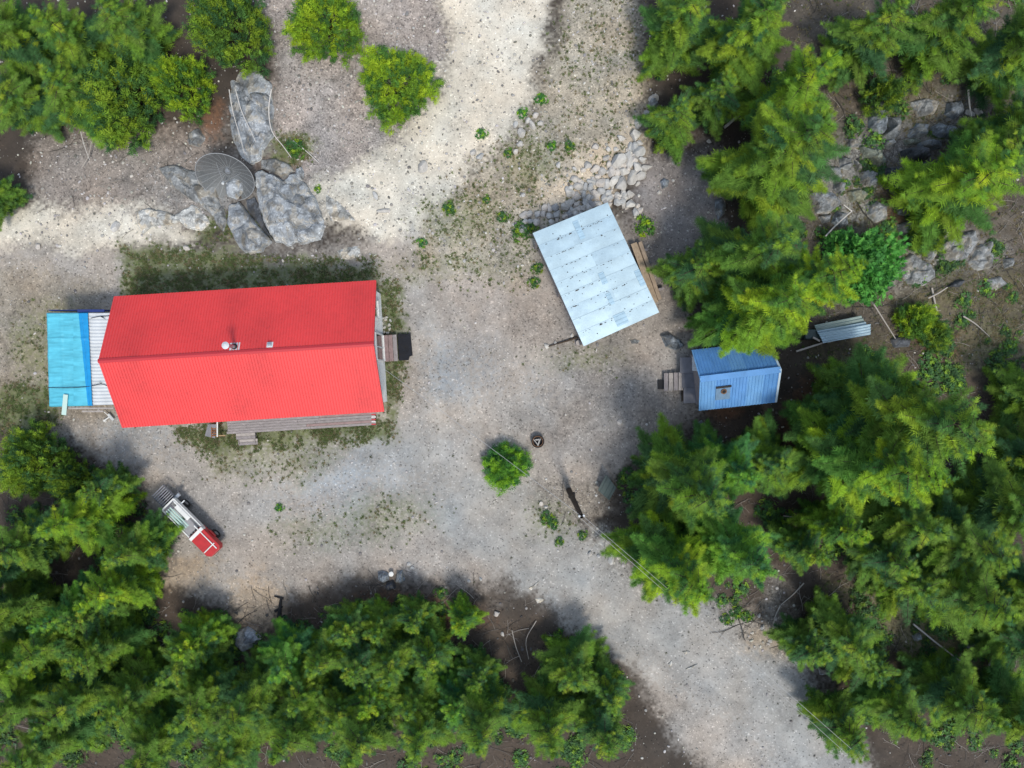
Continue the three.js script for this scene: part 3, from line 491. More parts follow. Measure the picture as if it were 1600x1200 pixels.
// ------------------------------------------------------------------ the long red and white machine
{
  const p0 = P(243, 767, 1.0), p1 = P(338.5, 863, 1.0), len = p0.distanceTo(p1), dir = p1.clone().sub(p0).normalize();
  const t = thing('equipment_trailer', 'long narrow trailer with a red nose, white bed and black slatted rear rack', 'trailer', [(p0.x + p1.x) / 2, 0, (p0.z + p1.z) / 2], Math.atan2(-dir.z, dir.x));
  const L = len / 2, W = 0.47;
  const rack = new THREE.Group(); rack.name = 'rack'; t.add(rack);                                    // rear rack of slats
  mesh('rail', [box(1.02, 0.05, 0.05, -L + 0.5, 0.74, -W), box(1.02, 0.05, 0.05, -L + 0.5, 0.74, W), box(1.02, 0.04, 0.04, -L + 0.5, 0.74, 0)], M.steelDark = std({ color: [0.12, 0.12, 0.14], roughness: 0.6 }), rack);
  for (let k = 0; k < 8; k++) mesh('slat', box(0.055, 0.04, 2 * W - 0.04, -L + 0.04 + k * 0.135, 0.8, 0), M.steelSlat ??= std({ color: [0.3, 0.3, 0.33], roughness: 0.6 }), rack);
  mesh('bed', [box(2.45, 0.12, 2 * W + 0.04, -L + 2.26, 0.86, 0), box(2.35, 0.28, 0.06, -L + 2.26, 0.98, -W), box(2.35, 0.28, 0.06, -L + 2.26, 0.98, W), box(0.35, 0.05, 0.92, -L + 1.2, 1.06, 0), box(1.35, 0.2, 0.28, -L + 1.85, 1.05, -0.28, 0.03)], M.white, t);
  mesh('chassis', [box(4.4, 0.16, 0.5, 0, 0.62, 0), box(0.6, 0.1, 0.1, -L + 1.6, 0.62, 0.4)], M.blackSteel, t);
  for (let k = 0; k < 3; k++) { const g = cyl(0.055, 0.055, 1.5, 10); g.rotateZ(Math.PI / 2); mesh('tube', g.translate(-L + 2.05, 1.12, 0.02 + k * 0.15), M.palegreen, t); }
  const br = box(0.34, 0.06, 0.75, -L + 1.32, 1.12, 0.02); mesh('bracket', br, M.steelDark, t);
  mesh('cover', box(0.95, 0.2, 0.74, -L + 2.85, 1.02, 0.06, 0.04), M.greyTarp, t);
  for (let k = 0; k < 4; k++) mesh('clamp', box(0.07, 0.1, 0.11, -L + 3.28, 1.16, -0.3 + k * 0.19), M.blackSteel, t);
  mesh('headboard', box(0.2, 0.34, 1.0, -L + 3.46, 1.06, 0), M.white, t);
  // red nose with chamfered front
  const s = new THREE.Shape(); s.moveTo(0, -0.46); s.lineTo(1.42, -0.46); s.lineTo(1.62, -0.3); s.lineTo(1.62, 0.34); s.lineTo(1.48, 0.46); s.lineTo(0, 0.46);
  const hood = new THREE.ExtrudeGeometry(s, { depth: 0.42, bevelEnabled: true, bevelSize: 0.03, bevelThickness: 0.03, bevelSegments: 2 }); hood.rotateX(-Math.PI / 2); hood.translate(L - 1.66, 0.74, 0);
  mesh('hood', uvBox(hood), M.redPaint, t);
  mesh('trim_rail', [box(1.85, 0.04, 0.06, L - 1.05, 1.23, -0.27, 0.01), box(0.06, 0.04, 0.82, L - 0.45, 1.235, 0.02, 0.01)], M.white, t);
  mesh('fender', [box(0.7, 0.06, 0.14, L - 1.2, 0.86, 0.53), box(0.5, 0.2, 0.05, L - 1.0, 0.8, -0.52)], M.redPaint, t);
  for (const [x, z] of [[-0.9, -0.42], [-0.9, 0.42], [L - 0.9, -0.42], [L - 0.9, 0.42]]) { const w = new THREE.Group(); w.name = 'wheel'; w.position.set(x, 0.31, z); t.add(w); const g = new THREE.TorusGeometry(0.22, 0.09, 10, 24); mesh('tyre', g, M.tyre, w); const r = cyl(0.17, 0.17, 0.1, 18); r.rotateX(Math.PI / 2); mesh('rim', r, M.steel, w); }
  mesh('side_step', box(0.07, 0.05, 0.3, -L + 1.55, 0.92, -0.62), M.whiteMetal, t);
  mesh('side_lamp', box(0.22, 0.12, 0.3, -L + 1.05, 0.75, -0.62, 0.03), M.steel, t);
}
// ------------------------------------------------------------------ fire ring with logs
{
  const p = onG(840, 689), t = thing('fire_ring', 'round black steel fire ring standing on the gravel', 'fire pit', [p.x, 0, p.z]);
  const pts = [[0.33, 0], [0.36, 0], [0.375, 0.34], [0.38, 0.36], [0.345, 0.36], [0.33, 0.3]].map(([x, y]) => new THREE.Vector2(x, y));
  mesh('ring', new THREE.LatheGeometry(pts, 36), M.blackSteel, t); const rim = new THREE.TorusGeometry(0.3, 0.022, 8, 30); rim.rotateX(Math.PI / 2); mesh('inner_rim', rim.translate(0, 0.3, 0), M.rust, t);
  mesh('ash_bed', cyl(0.33, 0.33, 0.1, 30, 0, 0.08, 0), M.char, t);
  [[0.02, -0.1, 0.34, 0.1, 'upper grey log lying in the fire ring'], [0.06, 0.08, 0.42, 1.25, 'right grey log lying in the fire ring'], [-0.13, 0.03, 0.38, -0.9, 'left thin grey log lying in the fire ring']].forEach(([x, z, l, a, lab], i) => {
    const s = mesh('log', box(l, 0.08, i === 2 ? 0.05 : 0.085, 0, 0, 0, 0.02), M.ash); s.position.set(p.x + x, 0.2 + 0.03 * i, p.z + z); s.rotation.y = a; tag(s, lab, 'log');
  });
}
// ------------------------------------------------------------------ utility pole and service wires
{
  const b = onG(889, 766), top = P(908.5, 807, 7.3), t = thing('utility_pole', 'dark wooden utility pole beside the dirt track', 'utility pole', [b.x, 0, b.z]);
  const u = top.clone().sub(b);
  mesh('pole', tube([[0, -0.2, 0], [u.x * 0.5, u.y * 0.5, u.z * 0.5], [u.x, u.y, u.z]], 0.17, 12, 0.11), M.pole, t);
  mesh('meter_box', box(0.36, 0.6, 0.3, u.x * 0.18 + 0.05, u.y * 0.18, u.z * 0.18 + 0.05, 0.03), M.dark, t);
  mesh('insulator', [cyl(0.05, 0.06, 0.14, 10, u.x + 0.12, u.y - 0.05, u.z - 0.03), cyl(0.05, 0.06, 0.14, 10, u.x - 0.1, u.y - 0.05, u.z)], M.whiteMetal, t);
  const wire = (p, q, sag, r, lab) => { const pts = []; for (let i = 0; i <= 8; i++) { const w = V().lerpVectors(p, q, i / 8); w.y -= sag * 4 * (i / 8) * (1 - i / 8); pts.push(w); } return tag(mesh('overhead_wire', tube(pts, r, 6), M.cable), lab, 'wire'); };
  wire(P(601, 577, 3.9), top.clone().add(V(0, -0.05, 0)), 0.35, 0.011, 'overhead service wire from the house gable to the utility pole');
  wire(top.clone().add(V(0.1, 0, 0)), P(1330, 1170, 7), 0.5, 0.009, 'upper overhead wire running from the pole along the track');
  wire(top.clone().add(V(-0.1, -0.1, 0.05)), P(1325, 1180, 6.8), 0.75, 0.009, 'lower overhead wire running from the pole along the track');
}
// ------------------------------------------------------------------ mesh satellite dish on the outcrop
{
  const p = P(364, 296), t = thing('satellite_dish', 'big grey mesh satellite dish standing on the rock outcrop', 'satellite dish', [p.x, 0, p.z]);
  const Rd = 1.62, dep = 0.62, NR = 12;
  const head = new THREE.Group(); head.name = 'reflector'; head.position.set(0, 0.75, -0.85); head.rotation.x = 0.92; t.add(head);
  const prof = []; for (let i = 0; i <= NR; i++) { const r = Rd * i / NR; prof.push(new THREE.Vector2(Math.max(r, 0.001), dep * (r / Rd) ** 2)); }
  const mt = texture(64, 64, (i, j, o) => { const k = (i % 8 < 4 || j % 8 < 4) ? 1 : 0; o[0] = o[1] = o[2] = k; }, false); mt.repeat.set(110, 22);
  const alphaM = std({ color: [0.17, 0.18, 0.185], roughness: 0.6, metalness: 0.3, side: THREE.DoubleSide, alphaMap: mt, transparent: true });
  mesh('mesh_surface', new THREE.LatheGeometry(prof, 64), alphaM, head);
  for (let k = 0; k < 24; k++) { const a = k / 24 * Math.PI * 2, pts = []; for (let i = 1; i <= 6; i++) { const r = Rd * i / 6; pts.push([r * Math.cos(a), dep * (r / Rd) ** 2 - 0.012, r * Math.sin(a)]); } mesh('rib', tube(pts, 0.016, 5), M.dishRib ??= std({ color: [0.3, 0.31, 0.32], roughness: 0.5 }), head); }
  const rim = new THREE.TorusGeometry(Rd, 0.022, 6, 64); rim.rotateX(Math.PI / 2); mesh('rim', rim.translate(0, dep, 0), M.dishRib, head);
  mesh('hub', cyl(0.16, 0.16, 0.06, 18, 0, 0.01, 0), M.steel, head);
  mesh('feed_arm', [0, 2.1, 4.2].map((a) => tube([[Rd * 0.5 * Math.cos(a), dep * 0.25, Rd * 0.5 * Math.sin(a)], [0, 1.05, 0]], 0.012, 5)), M.dishRib, head); mesh('feed_horn', cyl(0.08, 0.06, 0.16, 12, 0, 1.08, 0), M.whiteMetal, head);
  mesh('post', [cyl(0.07, 0.08, 1.0, 12, 0, 0.4, -0.95), box(0.22, 0.2, 0.3, 0, 0.72, -0.95)], M.steel, t);
}
// ------------------------------------------------------------------ rock
seed = 7;
// a slab from its outline (plan points): steep broken edge, uneven gently domed top
function slabGeo(pts, top, s0, tilt = [0, 0], edge = 0.14) {
  const P3 = []; for (let i = 0; i < pts.length; i += 2) P3.push(P(pts[i], pts[i + 1]));
  const c = V(); P3.forEach((p) => c.add(p)); c.multiplyScalar(1 / P3.length);
  const N = 104, RN = 20, ring = [];
  const per = P3.map((p, i) => p.distanceTo(P3[(i + 1) % P3.length])), tot = per.reduce((a, b) => a + b);
  for (let k = 0; k < N; k++) { let d = k / N * tot, i = 0; while (d > per[i]) { d -= per[i]; i++; } const q = V().lerpVectors(P3[i], P3[(i + 1) % P3.length], d / per[i]); const w = 0.12 * (fbm(q.x * 2.2, q.z * 2.2, 3, s0) - 0.5) * 2; ring.push(q.sub(c).multiplyScalar(1 + w * 0.7)); }
  const pos = [], col = [], idx = [], size = Math.sqrt(tot);
  for (let r = 0; r <= RN; r++) for (let k = 0; k < N; k++) {
    const f = r / RN, q = ring[k], x = q.x * f, z = q.z * f;
    const inner = Math.max(0, 1 - f), m = Math.min(1, inner * q.length() / edge);
    const bumps = 0.45 * (fbm((x + c.x) * 0.9 + s0, (z + c.z) * 0.9, 4, s0) - 0.5) - 0.22 * (1 - smooth(0, 0.09, Math.abs(fbm((x + c.x) * 0.8 + 3, (z + c.z) * 0.8, 3, s0 + 3) - 0.5))) * Math.min(1, top * 1.5) + 0.16 * (fbm((x + c.x) * 3.4, (z + c.z) * 3.4, 3, s0 + 6) - 0.5);
    let y = top * (0.35 + 0.65 * (1 - f * f)) + bumps * Math.min(1, top * 1.6) + x * tilt[0] + z * tilt[1];
    y = mix(-0.12, Math.max(y, 0.05), Math.sqrt(m)); if (r === RN) y = -0.25;
    pos.push(x, y, z);
    const worn = smooth(0.80, 0.97, f + 0.12 * (fbm((x + c.x) * 3, (z + c.z) * 3, 3, 4) - 0.5)) * 0.45; const lichen = smooth(0.5, 0.62, fbm((x + c.x) * 2.6, (z + c.z) * 2.6, 4, s0 + 12)); const mot = (0.9 + 0.5 * (fbm((x + c.x) * 1.3, (z + c.z) * 1.3, 4, s0 + 9) - 0.5)) * (1 - 0.45 * lichen);
    col.push(mot + worn * 0.95, mot + worn * 0.92, mot + worn * 0.85);
    if (r < RN) { const a = r * N + k, b = r * N + (k + 1) % N; idx.push(a, b, a + N, b, b + N, a + N); }
  }
  const g = new THREE.BufferGeometry(); g.setAttribute('position', new THREE.Float32BufferAttribute(pos, 3)); g.setAttribute('color', new THREE.Float32BufferAttribute(col, 3)); g.setIndex(idx);
  g.computeVertexNormals(); if (g.attributes.normal.getY(N * 3) < 0) { for (let i = 0; i < idx.length; i += 3) [idx[i + 1], idx[i + 2]] = [idx[i + 2], idx[i + 1]]; g.setIndex(idx); g.computeVertexNormals(); }
  return { g: uvBox(toCreasedNormals(g, 0.7)), c };
}
function slab(name, label, cat, pts, top, mat, tilt, edge, group) {
  const { g, c } = slabGeo(pts, top, Math.floor(R() * 900), tilt, edge), m = mesh(name, g, mat); m.position.set(c.x, gh(c.x, c.z) * 0.5, c.z); return tag(m, label, cat, group);
}
slab('rock_slab', 'tall grey granite slab above the satellite dish, crossed by dead branches', 'rock', [358, 120, 400, 100, 425, 130, 428, 170, 429, 212, 416, 232, 410, 250, 398, 262, 376, 244, 362, 216, 358, 170], 0.9, ROCK.grey, [0, 0.04]);
slab('rock_slab', 'dark mottled granite slab under the left side of the satellite dish', 'rock', [246, 262, 272, 258, 300, 264, 330, 272, 346, 282, 344, 312, 350, 336, 338, 344, 314, 322, 282, 302, 262, 284], 0.55, ROCK.mid, [0, 0.02]);
slab('rock_slab', 'broad grey granite slab right of the satellite dish above the red roof', 'rock', [398, 272, 412, 266, 430, 276, 446, 284, 458, 272, 470, 278, 484, 292, 497, 318, 510, 348, 503, 376, 470, 381, 446, 384, 428, 378, 414, 352, 402, 310], 0.75, ROCK.grey, [0, -0.03]);
slab('rock_slab', 'pointed pale granite slab lowest of the outcrop, nearest the red roof', 'rock', [357, 320, 372, 314, 390, 334, 408, 356, 428, 379, 410, 392, 391, 400, 374, 388, 362, 368, 354, 346], 0.6, ROCK.grey, [0, 0.02]);
slab('rock_slab', 'rounded grey rock below the satellite dish between two slabs', 'rock', [352, 286, 372, 272, 386, 284, 382, 300, 370, 312, 356, 308], 0.5, ROCK.grey);
slab('rock_slab', 'small grey knob of rock at the upper right of the broad slab', 'rock', [462, 262, 472, 260, 477, 270, 474, 284, 465, 288, 459, 276], 0.45, ROCK.grey);
slab('rock_slab', 'rounded grey rock on top of the tall slab at its upper end', 'rock', [392, 152, 405, 145, 424, 150, 428, 166, 415, 178, 398, 174], 1.0, ROCK.grey);
slab('rock_slab', 'pale flat rock with a white lower edge, at the left of the outcrop', 'rock', [211, 330, 232, 325, 262, 330, 290, 345, 262, 352, 236, 356, 222, 368, 213, 352], 0.35, ROCK.pale, [0, -0.06]);
slab('rock_slab', 'buff low rock ledge between the pale flat rock and the outcrop', 'rock', [272, 338, 300, 318, 326, 336, 332, 350, 316, 362, 290, 358], 0.25, ROCK.pale, [0, 0]);
slab('rock_slab', 'smooth pale sheet of bedrock right of the broad slab, flush with the sand', 'rock', [508, 302, 528, 310, 548, 330, 558, 346, 530, 352, 512, 350, 506, 330], 0.13, ROCK.pale, [0, 0], 0.5);
slab('rock_slab', 'pale bedrock ramp in the sand above the right end of the red roof', 'rock', [524, 392, 545, 382, 566, 380, 570, 400, 550, 412, 528, 408], 0.12, ROCK.pale, [0, 0], 0.5);
slab('rock_slab', 'dark low rock joining the broad slab to the pointed slab', 'rock', [384, 312, 398, 306, 410, 330, 418, 358, 428, 376, 416, 366, 398, 346, 386, 328], 0.22, ROCK.dark, [0, 0]);
slab('rock_slab', 'mottled low rock above the broad slab under the fallen stem', 'rock', [408, 250, 430, 246, 452, 256, 462, 268, 444, 278, 424, 270, 406, 264], 0.4, ROCK.mid, [0, 0.02]);
slab('rock_slab', 'narrow grey rock left of the pointed slab below the dish', 'rock', [330, 330, 348, 322, 356, 344, 350, 366, 338, 352], 0.35, ROCK.mid, [0, 0]);
slab('rock_slab', 'buff rock at the upper left of the satellite dish', 'rock', [292, 206, 312, 200, 322, 216, 312, 232, 294, 228], 0.4, ROCK.mid, [0, 0]);
// right-hand outcrop among the trees
for (const [pts, top, mat, lab] of [
  [[1354, 158, 1378, 155, 1379, 178, 1384, 196, 1380, 210, 1366, 214, 1356, 202], 0.9, 'blue', 'tall bluish slab right of the upper cedars'],
  [[1382, 182, 1400, 184, 1409, 200, 1404, 216, 1390, 224, 1376, 216, 1388, 202], 0.8, 'mid', 'brownish cracked slab touching the tall bluish slab'],
  [[1376, 222, 1396, 216, 1400, 226, 1390, 232, 1378, 230], 0.5, 'mid', 'small flat slab below the cracked slab'],
  [[1418, 204, 1432, 192, 1450, 196, 1450, 210, 1434, 216, 1420, 214], 0.6, 'blue', 'left of two bluish slabs side by side near the upper right conifers'],
  [[1454, 198, 1470, 190, 1486, 196, 1500, 206, 1490, 214, 1470, 216, 1456, 210], 0.6, 'blue', 'right of two bluish slabs side by side near the upper right conifers'],
  [[1412, 218, 1430, 214, 1442, 220, 1432, 228, 1416, 228], 0.4, 'mossy', 'low mossy slab under the two bluish slabs'],
  [[1434, 224, 1452, 218, 1472, 220, 1468, 232, 1448, 236, 1436, 232], 0.7, 'blue', 'layered bluish slab just above the dark boulders'],
  [[1406, 236, 1424, 232, 1446, 238, 1446, 250, 1432, 256, 1414, 254], 1.1, 'dark', 'upper of the three dark boulders in the right outcrop'],
  [[1424, 258, 1438, 254, 1450, 264, 1448, 278, 1432, 282, 1424, 270], 1.0, 'dark', 'right of the three dark boulders, against the conifer'],
  [[1380, 264, 1404, 262, 1414, 274, 1410, 300, 1398, 308, 1384, 296, 1376, 280], 1.2, 'dark', 'largest and lowest of the three dark boulders in the right outcrop'],
  [[1340, 230, 1362, 232, 1380, 238, 1386, 256, 1370, 266, 1358, 258, 1346, 246], 0.7, 'mossy', 'wide grey rock with moss in the middle of the right outcrop'],
  [[1316, 216, 1340, 218, 1342, 232, 1322, 236], 0.5, 'mid', 'flat grey slab beside the upper cedars'],
  [[1310, 248, 1326, 246, 1332, 258, 1326, 268, 1312, 264], 0.6, 'mid', 'squarish grey block at the left of the right outcrop'],
  [[1332, 252, 1344, 256, 1345, 268, 1336, 270], 0.4, 'mid', 'small split block right of the squarish block'],
  [[1288, 262, 1312, 262, 1315, 280, 1300, 284, 1288, 276], 0.6, 'mid', 'grey block with a straight right edge above the dark cleft'],
  [[1302, 284, 1318, 286, 1320, 298, 1310, 306, 1302, 296], 0.6, 'mid', 'small wedge block below the dark cleft'],
  [[1264, 302, 1284, 296, 1302, 306, 1312, 320, 1294, 334, 1274, 334], 0.9, 'grey', 'big pale grey block below the dark cleft'],
  [[1214, 306, 1230, 297, 1246, 300, 1238, 312, 1220, 318], 0.8, 'mid', 'grey rock between the upper and lower cedars'],
  [[1278, 338, 1300, 334, 1298, 346, 1284, 350], 0.4, 'mid', 'thin grey slab under the big pale block'],
  [[1304, 330, 1322, 332, 1324, 352, 1310, 358, 1298, 348], 0.5, 'blue', 'bluish rock under the bent pale stick'],
  [[1350, 320, 1366, 314, 1384, 322, 1384, 344, 1366, 350, 1352, 338], 0.5, 'mid', 'grey rock with a patch of rusty needle litter on its right'],
  [[1402, 350, 1420, 344, 1446, 366, 1424, 370, 1404, 366], 0.5, 'mid', 'pale slanting rock at the lower left of the right conifer'],
  [[1462, 384, 1486, 370, 1524, 358, 1530, 376, 1508, 406, 1484, 416, 1466, 402], 0.6, 'mid', 'large flat rock below the right conifer, left of its twin'],
  [[1510, 410, 1526, 384, 1548, 376, 1556, 392, 1546, 420, 1520, 424], 0.6, 'mid', 'large flat rock below the right conifer, right of its twin'],
  [[1402, 408, 1424, 396, 1456, 412, 1462, 434, 1444, 448, 1414, 446, 1404, 430], 0.5, 'mid', 'broad lichen grey rock right of the bright green bush'],
  [[1566, 404, 1582, 402, 1584, 416, 1570, 420], 0.4, 'mid', 'small rounded rock at the right end of the flat rocks'],
  [[1340, 270, 1356, 262, 1372, 272, 1370, 290, 1350, 296, 1338, 286], 0.5, 'mid', 'grey rock between the mossy rock and the largest dark boulder'],
  [[1322, 300, 1344, 294, 1358, 304, 1348, 318, 1328, 316], 0.4, 'mossy', 'low mossy rock right of the big pale block'],
  [[1398, 318, 1416, 308, 1430, 322, 1420, 340, 1402, 336], 0.5, 'mid', 'grey rock under the left edge of the right conifer'],
  [[1420, 160, 1444, 152, 1470, 158, 1462, 178, 1434, 182], 0.4, 'mid', 'flat pale rock above the two bluish slabs'],
  [[1480, 160, 1500, 156, 1506, 176, 1492, 186, 1478, 178], 0.5, 'blue', 'small bluish rock above the right bluish slab'],
  [[1440, 392, 1458, 382, 1466, 396, 1458, 408, 1444, 406], 0.35, 'mid', 'small grey rock between the broad lichen rock and the flat twins'],
  [[1540, 436, 1562, 430, 1574, 444, 1556, 456, 1540, 450], 0.35, 'mid', 'grey rock below the twin flat rocks toward the right edge'],
  [[1474, 450, 1490, 438, 1506, 438, 1498, 450], 0.4, 'dark', 'dark slab below the twin flat rocks'],
]) slab('rock', lab, 'rock', pts, top, ROCK[mat]);
// boulders and flat rocks about the yard
for (const [pts, top, mat, lab] of [
  [[1030, 524, 1044, 520, 1062, 530, 1070, 540, 1056, 548, 1040, 542], 0.6, 'blue', 'bluish boulder between the metal shed and the blue roofed cabin'],
  [[1030, 284, 1038, 278, 1046, 282, 1044, 292, 1034, 296], 0.3, 'blue', 'blue grey stone lying alone right of the rubble heap'],
  [[1117, 314, 1126, 308, 1134, 318, 1132, 336, 1122, 344, 1116, 330], 0.5, 'blue', 'upright grey rock at the left edge of the cedars'],
  [[1086, 660, 1096, 655, 1108, 668, 1106, 680, 1092, 678], 0.4, 'blue', 'pale edged flat rock just below the blue roofed cabin'],
  [[983, 531, 992, 528, 1001, 532, 998, 538, 986, 538], 0.08, 'mid', 'flat stone bedded in the gravel below the metal shed'],
  [[590, 893, 600, 891, 608, 896, 608, 906, 600, 911, 590, 906], 0.55, 'blue', 'left rounded boulder of the little boulder ring'],
  [[620, 892, 630, 890, 634, 906, 628, 911, 618, 909], 0.55, 'blue', 'right upright boulder of the little boulder ring'],
  [[604, 910, 616, 906, 620, 918, 608, 923, 602, 917], 0.5, 'dark', 'dark lower boulder of the little boulder ring'],
  [[824, 920, 834, 912, 844, 906, 838, 916, 830, 924], 0.06, 'pale', 'long pale flat rock in the dirt track at the bend'],
  [[834, 934, 844, 932, 853, 936, 846, 943, 838, 944], 0.07, 'pale', 'round pale flat rock at the left edge of the dirt track'],
  [[992, 1020, 998, 1017, 1001, 1022, 996, 1026], 0.06, 'pale', 'small pale flat rock in the lower track'],
  [[1064, 1018, 1074, 1014, 1080, 1018, 1070, 1024], 0.05, 'pale', 'oval pale flat rock in the middle of the lower track'],
  [[1070, 1046, 1082, 1038, 1092, 1036, 1082, 1046], 0.07, 'pale', 'long pale flat rock in the lower track beside the oval one'],
  [[1042, 1036, 1050, 1030, 1052, 1038, 1046, 1044], 0.05, 'pale', 'narrow pale flat rock in the lower track'],
  [[1226, 1010, 1236, 1006, 1244, 1016, 1252, 1028, 1268, 1024, 1264, 1036, 1246, 1040, 1230, 1030], 0.6, 'grey', 'curved grey boulder at the lower right beside the track'],
  [[1278, 1042, 1292, 1040, 1296, 1052, 1280, 1054], 0.4, 'mid', 'small grey rock below the curved boulder'],
  [[370, 985, 388, 976, 402, 984, 412, 996, 396, 1012, 380, 1018, 366, 1006], 0.5, 'blue', 'pale bluish rock between the bright lower conifer and the thicket'],
  [[1424, 992, 1436, 986, 1440, 998, 1428, 1002], 0.3, 'blue', 'small pale rock left of the white pole'],
  [[1500, 1004, 1516, 996, 1524, 1002, 1506, 1012], 0.4, 'blue', 'bluish rock between the white pole and the short pole'],
  [[1016, 150, 1026, 154, 1030, 164, 1020, 172, 1012, 164], 0.4, 'mid', 'grey rock at the upper left of the round conifer'],
  [[1390, 530, 1406, 524, 1424, 530, 1420, 542, 1396, 544], 0.4, 'dark', 'dark boulder at the foot of the long leaning pole'],
]) slab('boulder', lab, 'boulder', pts, top, ROCK[mat], [0, 0], 0.1);
// the pale bottle between the boulders
{ const m = mesh('bucket', new THREE.LatheGeometry([[0.001, 0], [0.11, 0], [0.13, 0.28], [0.145, 0.3], [0.001, 0.32]].map((p) => new THREE.Vector2(...p)), 20), M.white); m.position.copy(onG(612.5, 895)); tag(m, 'small white bucket standing in the boulder ring', 'bucket'); }
// broken stones: a few shapes cut by planes, shared by all
const stoneGeos = [];
for (let v = 0; v < 10; v++) {
  let g = new THREE.IcosahedronGeometry(1, 3); g.deleteAttribute('uv'); g.deleteAttribute('normal'); g = mergeVertices(g); const p = g.attributes.position, q = V();
  const planes = []; for (let k = 0; k < 13; k++) planes.push([V(rr(-1, 1), rr(-1, 1), rr(-1, 1)).normalize(), rr(0.5, 0.8)]);
  const col = [];
  for (let i = 0; i < p.count; i++) { q.fromBufferAttribute(p, i); for (const [n, d] of planes) { const e = q.dot(n) - d; if (e > 0) q.addScaledVector(n, -e); } const k = 1 + 0.06 * (noise3(q.x * 5, q.y * 5, q.z * 5, v) - 0.5); q.multiplyScalar(k); p.setXYZ(i, q.x, q.y, q.z); const c = 0.85 + 0.4 * (noise3(q.x * 2.5, q.y * 2.5, q.z * 2.5, v + 20) - 0.5); col.push(c, c, c); }
  g.setAttribute('color', new THREE.Float32BufferAttribute(col, 3)); g.computeVertexNormals(); stoneGeos.push(uvBox(toCreasedNormals(g, 0.35)));
}
const stoneMats = [0, 1, 2, 3, 4].map((i) => stoneMat([[0.8, 0.77, 0.72], [0.72, 0.7, 0.67], [0.64, 0.61, 0.57], [0.76, 0.7, 0.64], [0.62, 0.62, 0.61]][i]));
const darkStoneMats = [stoneMat([0.4, 0.4, 0.41]), stoneMat([0.3, 0.31, 0.33])];
function stone(px, py, w, d, rot, label, group, mats = stoneMats, lift = 0.3, name = 'stone') {
  const m = mesh(name, stoneGeos[(R() * 10) | 0], mats[(R() * mats.length) | 0]), s = H / F / 1.7 * 1.12;
  m.scale.set(w * s, Math.min(w, d) * s * rr(0.75, 1), d * s); m.rotation.set(rr(-0.25, 0.25), rot, rr(-0.25, 0.25)); m.position.copy(onG(px, py, Math.min(w, d) * s * lift)); return tag(m, label, 'stone', group);
}
const heap = [[680, 365, 75, 105], [625, 480, 35, 85], [700, 530, 95, 80], [668, 478, 50, 70], [620, 620, 60, 140], [695, 665, 65, 100], [768, 682, 95, 50], [720, 752, 80, 85], [638, 775, 65, 125], [545, 830, 85, 130], [470, 800, 75, 75], [405, 830, 50, 80], [355, 812, 70, 70], [570, 715, 80, 65], [505, 718, 40, 75], [455, 720, 55, 85], [478, 668, 50, 45], [430, 640, 45, 45], [520, 600, 120, 120], [405, 580, 40, 40], [230, 655, 60, 60], [300, 680, 70, 60], [365, 715, 55, 60], [270, 800, 75, 45], [130, 862, 85, 50], [100, 795, 70, 45], [55, 905, 60, 75], [125, 945, 60, 75], [205, 860, 45, 60], [255, 860, 60, 60], [290, 910, 60, 55], [245, 950, 55, 50], [190, 930, 45, 50], [355, 895, 60, 50], [420, 915, 70, 40], [515, 940, 45, 60], [560, 915, 55, 55], [620, 930, 65, 75], [560, 1010, 45, 75], [625, 1020, 80, 55], [675, 1090, 45, 65], [718, 1075, 35, 50], [690, 1035, 30, 30], [205, 1005, 40, 75], [145, 1050, 60, 50], [90, 1090, 50, 60], [40, 1030, 60, 60], [320, 1010, 50, 40], [240, 1050, 55, 50], [305, 480, 50, 50], [545, 385, 50, 40], [720, 445, 40, 40], [665, 600, 50, 50], [710, 260, 50, 80], [800, 165, 60, 50], [840, 30, 70, 60], [585, 560, 30, 40], [735, 600, 60, 40], [610, 690, 30, 35], [560, 640, 40, 60], [330, 750, 40, 30], [180, 700, 36, 30], [420, 500, 34, 30], [500, 500, 30, 28]];
heap.forEach(([x, y, w, d], i) => stone(880 + x / 6, 150 + y / 6, w / 6 + 2.4, d / 6 + 2.4, rr(-0.3, 0.3),
  i === 18 ? 'largest mottled block in the middle of the rubble heap above the shed' : i === 0 ? 'big smooth stone at the top end of the rubble heap, beside the round conifer' : i === 4 ? 'long whitish stone upright in the middle of the rubble heap' : i === 9 ? 'big pale wedge stone at the lower front of the rubble heap' : 'pale broken stone in the rubble heap above the metal shed', 'stones in the rubble heap above the metal shed', stoneMats));
// the tighter, greyer row of rubble along the upper edge of the shed
for (let y = 308; y < 362; y += 9.5) for (let x = 818; x < 985; x += 10.5) {
  const jx = x + rr(-3, 3), jy = y + rr(-3, 3), u = (jx - 820) / 160, mid = 347 - 42 * u;
  if (Math.abs(jy - mid) > 14 - 3 * u || R() < 0.08) continue;
  stone(jx, jy, rr(8, 13.5), rr(8, 13.5), rr(0, 3), 'grey stone in the dense rubble row along the upper edge of the metal shed', 'stones along the upper edge of the metal shed', stoneMats.slice(1).concat(darkStoneMats[0]), rr(0.2, 0.7));
}
for (let k = 0; k < 90; k++) {
  const x = rr(868, 1006), y = rr(236, 338), d = sdPoly(x, y, [1004, 190, 1020, 250, 1016, 280, 990, 320, 960, 330, 870, 345, 862, 320, 900, 285, 955, 262, 985, 230]); if (d < 0) continue;
  stone(x, y, rr(4.5, 9.5), rr(4.5, 9.5), rr(0, 3), 'pale broken stone in the rubble heap above the metal shed', 'stones in the rubble heap above the metal shed', stoneMats, rr(0, 0.4));
}
